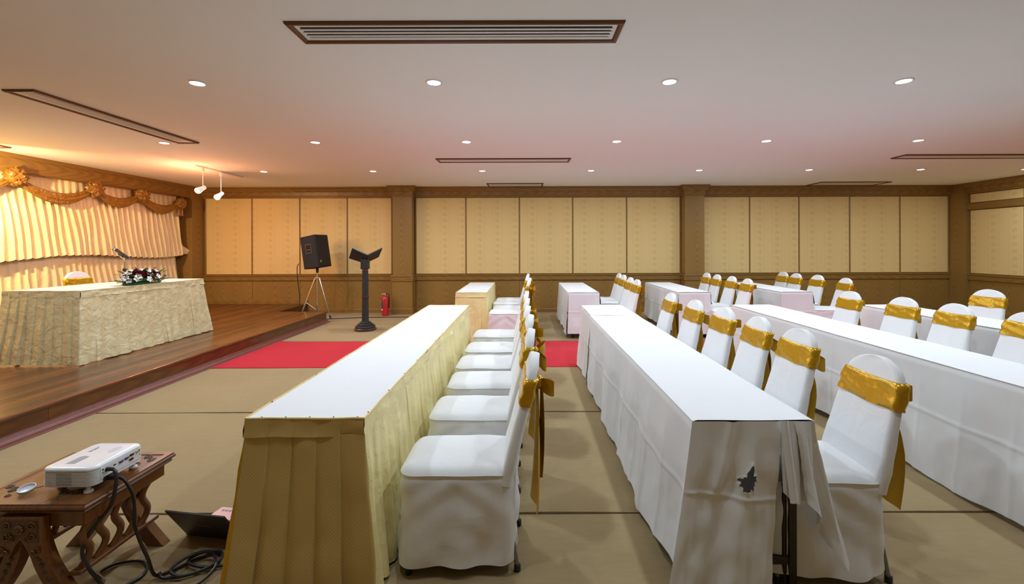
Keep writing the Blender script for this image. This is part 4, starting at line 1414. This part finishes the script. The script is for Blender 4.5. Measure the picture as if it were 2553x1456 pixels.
# ================================================================== flowers
fx, fy = -5.06, 5.80
fl = thing('flower_arrangement', 'low arrangement of white orchids and dark red roses on the stage table', 'flowers', (fx, fy, ZT + 0.004))
frng = random.Random(21)
MB().lathe([(0.05, 0.0), (0.10, 0.0), (0.11, 0.02), (0.09, 0.035)], n=20).build('tray', M['leaf'], fl).scale = (1.0, 2.6, 1)
MB().sphere((0, 0, 0.05), 0.09, 0.27, 0.075, 20, 12, lambda d: 0.9 + 0.3 * fbm(d.x * 3, d.y * 3, d.z * 3)).build('foliage_core', M['leaf'], fl)
def leafmesh(ln, wd, mat, name='leaf'):
    mb = MB()
    mb.quad_grid(lambda u, v: ((u - 0.5) * 2 * wd * math.sin(PI * min(0.98, v * 0.9 + 0.08)) , ln * v, 0.25 * ln * math.sin(v * 2.2) * 0.6 + abs(u - 0.5) * wd * 0.5), 4, 8)
    return mb.mesh(name, mat)
lm = [leafmesh(0.15, 0.022, M['leaf']), leafmesh(0.11, 0.026, M['leaf']), leafmesh(0.10, 0.012, M['leaf_pale'])]
def ell(a, h):
    """point on the arrangement's dome."""
    return Vector((0.105 * math.cos(a) * math.cos(h), 0.30 * math.sin(a) * math.cos(h), 0.03 + 0.135 * math.sin(h)))
for k in range(46):
    a = 2 * PI * k / 46 + frng.uniform(-0.1, 0.1)
    h = frng.uniform(0.0, 0.9) if k % 2 else frng.uniform(-0.05, 0.15)
    o = bpy.data.objects.new('leaf', lm[k % 3])
    COL.objects.link(o)
    o.parent = fl
    p = ell(a, h) * 0.9
    o.location = p
    dirv = Vector((math.cos(a) * 0.8, math.sin(a) * 1.2, 0.1 + 0.8 * math.sin(h))).normalized()
    o.rotation_mode = 'QUATERNION'
    o.rotation_quaternion = dirv.to_track_quat('Y', 'Z')
mb = MB()
for k in range(5):
    a = 2 * PI * k / 5
    def pet(u, v, a=a, k=k):
        w = 0.015 * math.sin(PI * min(0.97, v * 0.85 + 0.12)) * (1.25 if k in (1, 4) else 1)
        x, y, z = 0.036 * v, (u - 0.5) * 2 * w, 0.010 * math.sin(v * 2.4) + 0.004 * abs(u - 0.5)
        return (x * math.cos(a) - y * math.sin(a), x * math.sin(a) + y * math.cos(a), z)
    mb.quad_grid(pet, 4, 6)
mb.sphere((0, 0, 0.008), 0.006, 0.006, 0.01, 8, 6)
orchid_me = mb.mesh('orchid', M['petal_white'])
mb = MB()
for lay in range(4):
    n = 3 + lay * 2
    for k in range(n):
        a = 2 * PI * k / n + lay * 0.5
        r0 = 0.006 + 0.0085 * lay
        def pet(u, v, a=a, r0=r0, lay=lay):
            aa = a + (u - 0.5) * (2.6 - 0.35 * lay)
            r = r0 * (0.55 + 0.6 * math.sin(v * 1.9)) + 0.004 * v * v * lay
            return (r * math.cos(aa), r * math.sin(aa), -0.012 + 0.045 * v - 0.004 * lay * (1 + v))
        mb.quad_grid(pet, 6, 5)
rose_me = mb.mesh('rose', M['petal_red'])
rose_pos = [(0.9, -0.62), (0.65, 0.9), (0.75, -0.25), (1.2, 0.35), (0.95, 0.72), (0.45, -0.95), (0.8, 0.1), (1.15, -0.8), (0.5, 0.45)]
def put(me, nm, a, h, sc, out):
    o = bpy.data.objects.new(nm, me)
    COL.objects.link(o)
    o.parent = fl
    p = ell(a, h)
    n = Vector((math.cos(a) * math.cos(h) * 1.4, math.sin(a) * math.cos(h) * 0.7, math.sin(h) + 0.25)).normalized()
    o.location = p + n * out
    o.rotation_mode = 'QUATERNION'
    o.rotation_quaternion = n.to_track_quat('Z', 'Y') @ Matrix.Rotation(frng.uniform(0, 6), 4, 'Z').to_quaternion()
    o.scale = (sc, sc, sc)
for h, s in rose_pos:
    put(rose_me, 'rose', s - 0.35, h, 1.1, 0.022)
for k in range(46):
    a = frng.uniform(-PI, PI) if k > 22 else frng.uniform(-1.7, 1.0)
    put(orchid_me, 'orchid', a, frng.uniform(0.1, 1.3), frng.uniform(0.95, 1.3), frng.uniform(0.012, 0.036))

# ================================================================== carved teak table with the projector
TX, TY, TZ = -2.06, 2.02, 0.45
tb = thing('carved_wooden_table', 'low carved teak side table with curved slats holding the projector', 'table', (TX, TY, 0))
hx, hy = 0.262, 0.232
def rect(d, z):
    return [(-hx + d, -hy + d, z), (hx - d, -hy + d, z), (hx - d, hy - d, z), (-hx + d, hy - d, z)]
MB().rings([rect(0.035, 0.405), rect(0.012, 0.408), rect(0.008, 0.416), rect(0.012, 0.422), rect(0.0, 0.428), rect(-0.002, 0.438), rect(0.004, 0.444), rect(0.004, 0.450), rect(0.03, 0.451), rect(0.034, 0.447), rect(0.05, 0.447)]).build('tabletop', M['teak'], tb, angle=18)
for s in (-1, 1):
    MB().bbox(s * (hx - 0.045) - 0.012, s * (hx - 0.045) + 0.012, -hy + 0.03, hy - 0.03, 0.345, 0.41, 0.002).build('side_apron', M['teak'], tb, smooth=False)
    MB().bbox(-hx + 0.035, hx - 0.035, s * (hy - 0.04) - 0.012, s * (hy - 0.04) + 0.012, 0.345, 0.41, 0.002).build('end_apron', M['teak'], tb, smooth=False)
    # lower stretcher with five S-curved slats on each long side
    sx = s * (hx - 0.085)
    MB().bbox(sx - 0.024, sx + 0.024, -hy + 0.04, hy - 0.03, 0.128, 0.146, 0.003).build('stretcher', M['teak'], tb, smooth=False)
    for k in range(5):
        yk = -hy + 0.075 + k * 0.072
        pts = []
        for j in range(13):
            v = j / 12
            pts.append((sx + s * 0.03 * v, yk + 0.030 * math.sin(v * 2 * PI) + 0.03 * (v - 0.5), 0.14 + 0.215 * v))
        MB().tube(pts, 0.012, 10, flat=1.3, ref=(1, 0, 0)).build('curved_slat', M['teak'], tb)
# splayed end legs and the carved panels above them
for e in (-1, 1):
    ye = e * (hy - 0.035)
    for s in (-1, 1):
        rings = []
        for j in range(15):
            v = j / 14
            x = s * (0.03 + 0.175 * v ** 1.0 + 0.035 * math.sin(v * PI) * -1)
            z = 0.33 - 0.33 * v
            w = 0.028 + 0.014 * v
            rings.append([(x - w, ye - 0.022, z), (x + w, ye - 0.022, z), (x + w, ye + 0.022, z), (x - w, ye + 0.022, z)])
        lg = MB().rings(rings).build('leg', M['teak'], tb, angle=40)
        for q in range(9):
            v = 0.16 + q * 0.085
            x = s * (0.03 + 0.175 * v - 0.035 * math.sin(v * PI))
            MB().sphere((x, ye + e * 0.022, 0.33 - 0.33 * v), 0.012, 0.006, 0.012, 10, 6).build('carved_bead', M['carved'], lg)
    out = [(-0.09, 0.40), (0.09, 0.40), (0.092, 0.30), (0.10, 0.225), (0.07, 0.245), (0.045, 0.235), (0.02, 0.285), (0.0, 0.31), (-0.02, 0.285), (-0.045, 0.235), (-0.07, 0.245), (-0.10, 0.225), (-0.092, 0.30)]
    y0, y1 = ye + e * 0.012, ye + e * 0.040
    n = out if e < 0 else out[::-1]
    pn = MB().rings([[(x, y1, z) for x, z in n], [(x, y0, z) for x, z in n]]).build('carved_panel', M['teak'], tb, smooth=False)
    yr = y1 + e * 0.002
    MB().rings([[(x, y1, z) for x, z in ((-0.074, 0.388), (0.074, 0.388), (0.076, 0.30), (0.03, 0.30), (0.0, 0.322), (-0.03, 0.30), (-0.076, 0.30))], [(x, yr, z) for x, z in ((-0.074, 0.388), (0.074, 0.388), (0.076, 0.30), (0.03, 0.30), (0.0, 0.322), (-0.03, 0.30), (-0.076, 0.30))]]).build('sunk_ground', M['carved'], pn, smooth=False)
    for k in range(8):
        a = 2 * PI * k / 8
        MB().sphere((0.013 * math.cos(a), yr + e * 0.003, 0.352 + 0.013 * math.sin(a)), 0.007, 0.005, 0.007, 8, 6).build('carved_petal', M['teak'], pn)
    MB().sphere((0, yr + e * 0.004, 0.352), 0.006, 0.005, 0.006, 8, 6).build('carved_petal', M['teak'], pn)
    for s in (-1, 1):
        for (cx, cz, r, ph) in ((0.05, 0.368, 0.017, 0.2), (0.052, 0.325, 0.018, 2.2), (0.03, 0.318, 0.012, 4.0), (0.075, 0.265, 0.014, 1.0), (0.055, 0.26, 0.011, 3.1)):
            pts = [(s * (cx + r * (1 - j / 26) * math.cos(ph + j * 0.42)), yr + e * 0.002, cz + r * (1 - j / 26) * math.sin(ph + j * 0.42)) for j in range(24)]
            MB().tube(pts, 0.0028, 6).build('carved_scroll', M['teak'], pn)
# scroll carving let into the corners of the top
for (cx, cy) in ((-0.17, -0.13), (0.17, 0.14), (-0.17, 0.14), (0.10, -0.15)):
    for k in range(7):
        ax, ay = cx + frng.uniform(-0.05, 0.05), cy + frng.uniform(-0.05, 0.05)
        r = frng.uniform(0.012, 0.022)
        ph = frng.uniform(0, 6)
        pts = [(ax + r * (1 - j / 24) * math.cos(ph + j * 0.42), ay + r * (1 - j / 24) * math.sin(ph + j * 0.42), 0.4475) for j in range(22)]
        MB().tube(pts, 0.003, 6).build('top_carving', M['carved'], tb)

# ---- projector
PX, PY, PZ = -1.955, 1.99, 0.447
pr = thing('projector', 'white projector on the carved table with black cables plugged in', 'projector', (PX, PY, PZ))
bx, by = 0.114, 0.126
def rr(i, z, r=0.035):
    return [(x, y, z) for x, y in rrect(bx - i, by - i, r - i * 0.5, 8, 4)]
MB().rings([rr(0.012, 0.026), rr(0.003, 0.032), rr(0.003, 0.100)]).build('body', M['plastic_white'], pr, angle=50)
MB().rings([rr(0.0, 0.098), rr(-0.0015, 0.101), rr(0.0, 0.106), rr(0.004, 0.110), rr(0.012, 0.1125), rr(0.02, 0.113)]).build('lid', M['plastic_white'], pr, angle=60)
for k in range(10):
    z = 0.034 + k * 0.0063
    MB().rings([rr(0.003, z), rr(-0.0005, z + 0.0006), rr(-0.0005, z + 0.0032), rr(0.003, z + 0.0038)], False, False).build('rib', M['plastic_white'], pr, angle=30)
# dark air openings behind the ribs of the near end
for k in range(9):
    z = 0.0378 + k * 0.0063
    MB().box(-0.045, 0.02, -by + 0.0018, -by + 0.0032, z, z + 0.0026).build('air_slot', M['vent_dark'], pr, smooth=False)
MB().bbox(bx - 0.004, bx + 0.0016, -0.092, 0.108, 0.046, 0.0985, 0.001).build('connector_panel', M['plastic_white'], pr, smooth=False)
xp = bx + 0.0016
def port(y, z, w, h, mat, nm, d=0.002):
    c = min(w, h) * 0.25
    o8 = [(-w / 2 + c, -h / 2), (w / 2 - c, -h / 2), (w / 2, -h / 2 + c), (w / 2, h / 2 - c), (w / 2 - c, h / 2), (-w / 2 + c, h / 2), (-w / 2, h / 2 - c), (-w / 2, -h / 2 + c)]
    return MB().rings([[(xp - 0.001, y + a, z + b) for a, b in o8], [(xp + d, y + a, z + b) for a, b in o8]]).build(nm, mat, pr, smooth=False)
for y, z, mt in ((0.003, 0.079, 'blue'), (0.030, 0.081, 'blue'), (0.056, 0.085, 'black'), (0.054, 0.066, 'black')):
    port(y, z, 0.024, 0.011, M['chrome'], 'connector_shell', 0.0015)
    port(y, z, 0.016, 0.008, M[mt], 'connector', 0.004)
port(-0.028, 0.080, 0.013, 0.006, M['black'], 'hdmi_port', 0.0006)
port(0.074, 0.089, 0.005, 0.003, M['black'], 'mini_port', 0.0006)
port(0.096, 0.086, 0.005, 0.012, M['black'], 'usb_port', 0.0006)
port(0.100, 0.068, 0.003, 0.006, M['black'], 'lock_slot', 0.0006)
def jack(y, z, mat, r=0.0045, d=0.006):
    MB().rings([[(xp + k, y + q * math.cos(2 * PI * a / 14), z + q * math.sin(2 * PI * a / 14)) for a in range(14)] for k, q in ((0, r), (d, r * 0.95), (d, r * 0.5))]).build('jack', mat, pr)
jack(-0.083, 0.086, M['blue'], 0.004, 0.0015)
jack(-0.083, 0.074, M['green'], 0.004, 0.0015)
jack(0.085, 0.086, M['yellow'], 0.0045, 0.008)
MB().box(xp - 0.004, xp + 0.0006, -0.080, -0.030, 0.030, 0.052).build('power_inlet', M['black'], pr, smooth=False)
# top: zoom window, keypad print, lettering
MB().rings([[(x, y, 0.1125) for x, y in ((-0.045, -0.085), (-0.005, -0.085), (-0.005, -0.02), (-0.030, -0.012), (-0.045, -0.02))], [(x, y, 0.1137) for x, y in ((-0.045, -0.085), (-0.005, -0.085), (-0.005, -0.02), (-0.030, -0.012), (-0.045, -0.02))]]).build('zoom_window', M['plastic_grey'], pr, smooth=False)
MB().rings([[(0.045 + 0.020 * math.cos(a * PI / 14), 0.05 + 0.030 * math.sin(a * PI / 14), z) for a in range(28)] for z in (0.1125, 0.1134)]).build('keypad', M['faint_print'], pr, smooth=False)
MB().bbox(-0.03, 0.01, -by - 0.001, -by + 0.004, 0.1015, 0.1035, 0.0005).build('indicator_strip', M['paper'], pr, smooth=False)
fc = bpy.data.curves.new('lettering', 'FONT')
fc.body = 'acer'
fc.size = 0.030
fc.extrude = 0.0004
fc.align_x = 'CENTER'
tmp = bpy.data.objects.new('tmp_text', fc)
COL.objects.link(tmp)
bpy.context.view_layer.update()
dg = bpy.context.evaluated_depsgraph_get()
tm = bpy.data.meshes.new_from_object(tmp.evaluated_get(dg))
bpy.data.objects.remove(tmp)
tm.materials.clear()
tm.materials.append(M['print_grey'])
lo = bpy.data.objects.new('lettering', tm)
COL.objects.link(lo)
lo.parent = pr
lo.location = (-0.045, 0.050, 0.1132)
lo.rotation_euler = (0, 0, PI / 2)
for (ax, ay) in ((0.075, -0.105), (-0.085, -0.06), (0.085, 0.10), (-0.085, 0.10)):
    MB().lathe([(0.008, 0.026), (0.008, 0.012), (0.016, 0.010), (0.017, 0.003), (0.015, 0.0)][::-1], ax, ay, 18).build('foot', M['plastic_white'], pr)
lc = thing('lens_cap', 'small clear lens cap lying beside the projector on the carved table', 'lens cap', (-2.145, 1.885, 0.455), 0)
MB().lathe([(0.0, 0.0), (0.026, 0.0), (0.029, 0.004), (0.029, 0.012), (0.026, 0.012), (0.025, 0.005), (0.0, 0.004)], n=28).build('cap', M['clear_grey'], lc)
MB().tube([(0.029, 0.0, 0.004), (0.05, 0.01, 0.002), (0.085, 0.012, 0.0)], 0.0015, 6).build('tether', M['rubber'], lc)
lc.rotation_euler = (0.25, 0.0, 0.3)
lc.location.z = 0.4575

# ---- cables
def cable(name, label, pts, r, flat=1.0, plug=None):
    c = thing(name, label, 'cable', (0, 0, 0))
    MB().tube(smooth_path(pts, 7), r, 8, flat=flat).build('cord', M['rubber'], c)
    if plug:
        for (p0, p1, w) in plug:
            MB().tube([p0, Vector(p0).lerp(Vector(p1), 0.7), p1], w, 8, w * 0.6).build('plug', M['black'], c)
    return c
cable('video_cable', 'flat black video cable looping from the projector to the floor', [(-1.812, 1.925, 0.525), (-1.795, 1.92, 0.515), (-1.785, 1.91, 0.47), (-1.786, 1.90, 0.42), (-1.80, 1.89, 0.37), (-1.85, 1.86, 0.29), (-1.868, 1.845, 0.22), (-1.84, 1.845, 0.15), (-1.825, 1.86, 0.10), (-1.84, 1.90, 0.04), (-1.89, 1.96, 0.010), (-1.95, 2.0, 0.010), (-1.93, 2.06, 0.010), (-1.84, 2.08, 0.010), (-1.77, 2.05, 0.010), (-1.74, 1.99, 0.010), (-1.76, 1.93, 0.010)], 0.0075, 0.8, [((-1.838, 1.925, 0.526), (-1.808, 1.925, 0.527), 0.010)])
cable('power_cable', 'black power cable hanging from the projector to a coil on the floor', [(-1.80, 1.935, 0.487), (-1.775, 1.94, 0.47), (-1.745, 1.945, 0.41), (-1.735, 1.945, 0.34), (-1.735, 1.945, 0.27), (-1.715, 1.95, 0.19), (-1.685, 1.955, 0.11), (-1.672, 1.965, 0.04), (-1.665, 1.99, 0.010), (-1.62, 2.03, 0.010), (-1.56, 2.10, 0.012), (-1.50, 2.13, 0.014), (-1.455, 2.10, 0.014), (-1.47, 2.03, 0.012), (-1.55, 1.98, 0.012), (-1.63, 1.97, 0.012), (-1.66, 1.985, 0.024)], 0.0068, 1.0, [((-1.838, 1.935, 0.487), (-1.798, 1.935, 0.487), 0.013)])
cable('extension_cord', 'tangled black cord loops on the floor beside the gold skirt', [(-1.33, 2.06, 0.008), (-1.42, 2.045, 0.012), (-1.50, 2.02, 0.026), (-1.58, 2.05, 0.030), (-1.56, 2.11, 0.028), (-1.48, 2.12, 0.028), (-1.44, 2.07, 0.028), (-1.47, 2.0, 0.028), (-1.55, 1.96, 0.028), (-1.61, 1.99, 0.040), (-1.58, 2.07, 0.044), (-1.50, 2.09, 0.044), (-1.43, 2.02, 0.03), (-1.45, 1.93, 0.012), (-1.55, 1.90, 0.010)], 0.0068)

# ---- laptop on the floor, lid towards the camera
ang = math.atan2(-0.04, 0.259)
lp = thing('laptop', 'open dark laptop on the floor beside the gold skirt, lid leaning back', 'laptop', (-1.763, 2.277, 0.0), ang)
MB().bbox(0, 0.33, 0.0, 0.225, 0.002, 0.020, 0.003).build('base', M['laptop'], lp, smooth=False)
MB().bbox(0.004, 0.326, 0.012, 0.221, 0.0195, 0.0215, 0.0005).build('deck', M['laptop_deck'], lp, smooth=False)
kb = MB().mesh
key_me = MB().bbox(-0.0075, 0.0075, -0.0075, 0.0075, 0.0, 0.002, 0.0012).mesh('key', M['black'], smooth=False)
for r_ in range(5):
    for c_ in range(16):
        o = bpy.data.objects.new('key', key_me)
        COL.objects.link(o)
        o.parent = lp
        o.location = (0.022 + c_ * 0.0188, 0.035 + r_ * 0.019, 0.0215)
for k in range(3):
    MB().box(0.03 + k * 0.022, 0.045 + k * 0.022, 0.185, 0.20, 0.0214, 0.0218).build('sticker', M['print_grey'], lp, smooth=False)
MB().bbox(0.12, 0.21, 0.145, 0.205, 0.0214, 0.0222, 0.0003).build('touchpad', M['laptop_deck'], lp, smooth=False)
dv = Vector((0, -0.115, 0.183)).normalized()
nn = Vector((0, -dv.z, dv.y))
def lid(d0, d1, x0, x1, a, b, nm, mat):
    pts = [(x0, a), (x1, a), (x1, b), (x0, b)]
    MB().rings([[Vector((x, 0.004, 0.018)) + dv * s + nn * d0 for x, s in pts], [Vector((x, 0.004, 0.018)) + dv * s + nn * d1 for x, s in pts]]).build(nm, mat, lp, smooth=False)
lid(0.0, 0.007, 0.0, 0.33, 0.0, 0.215, 'lid', M['laptop'])
lid(-0.001, 0.0, 0.01, 0.32, 0.012, 0.205, 'screen', M['screen'])
lid(0.007, 0.0073, 0.125, 0.205, 0.10, 0.108, 'lid_print', M['print_grey'])
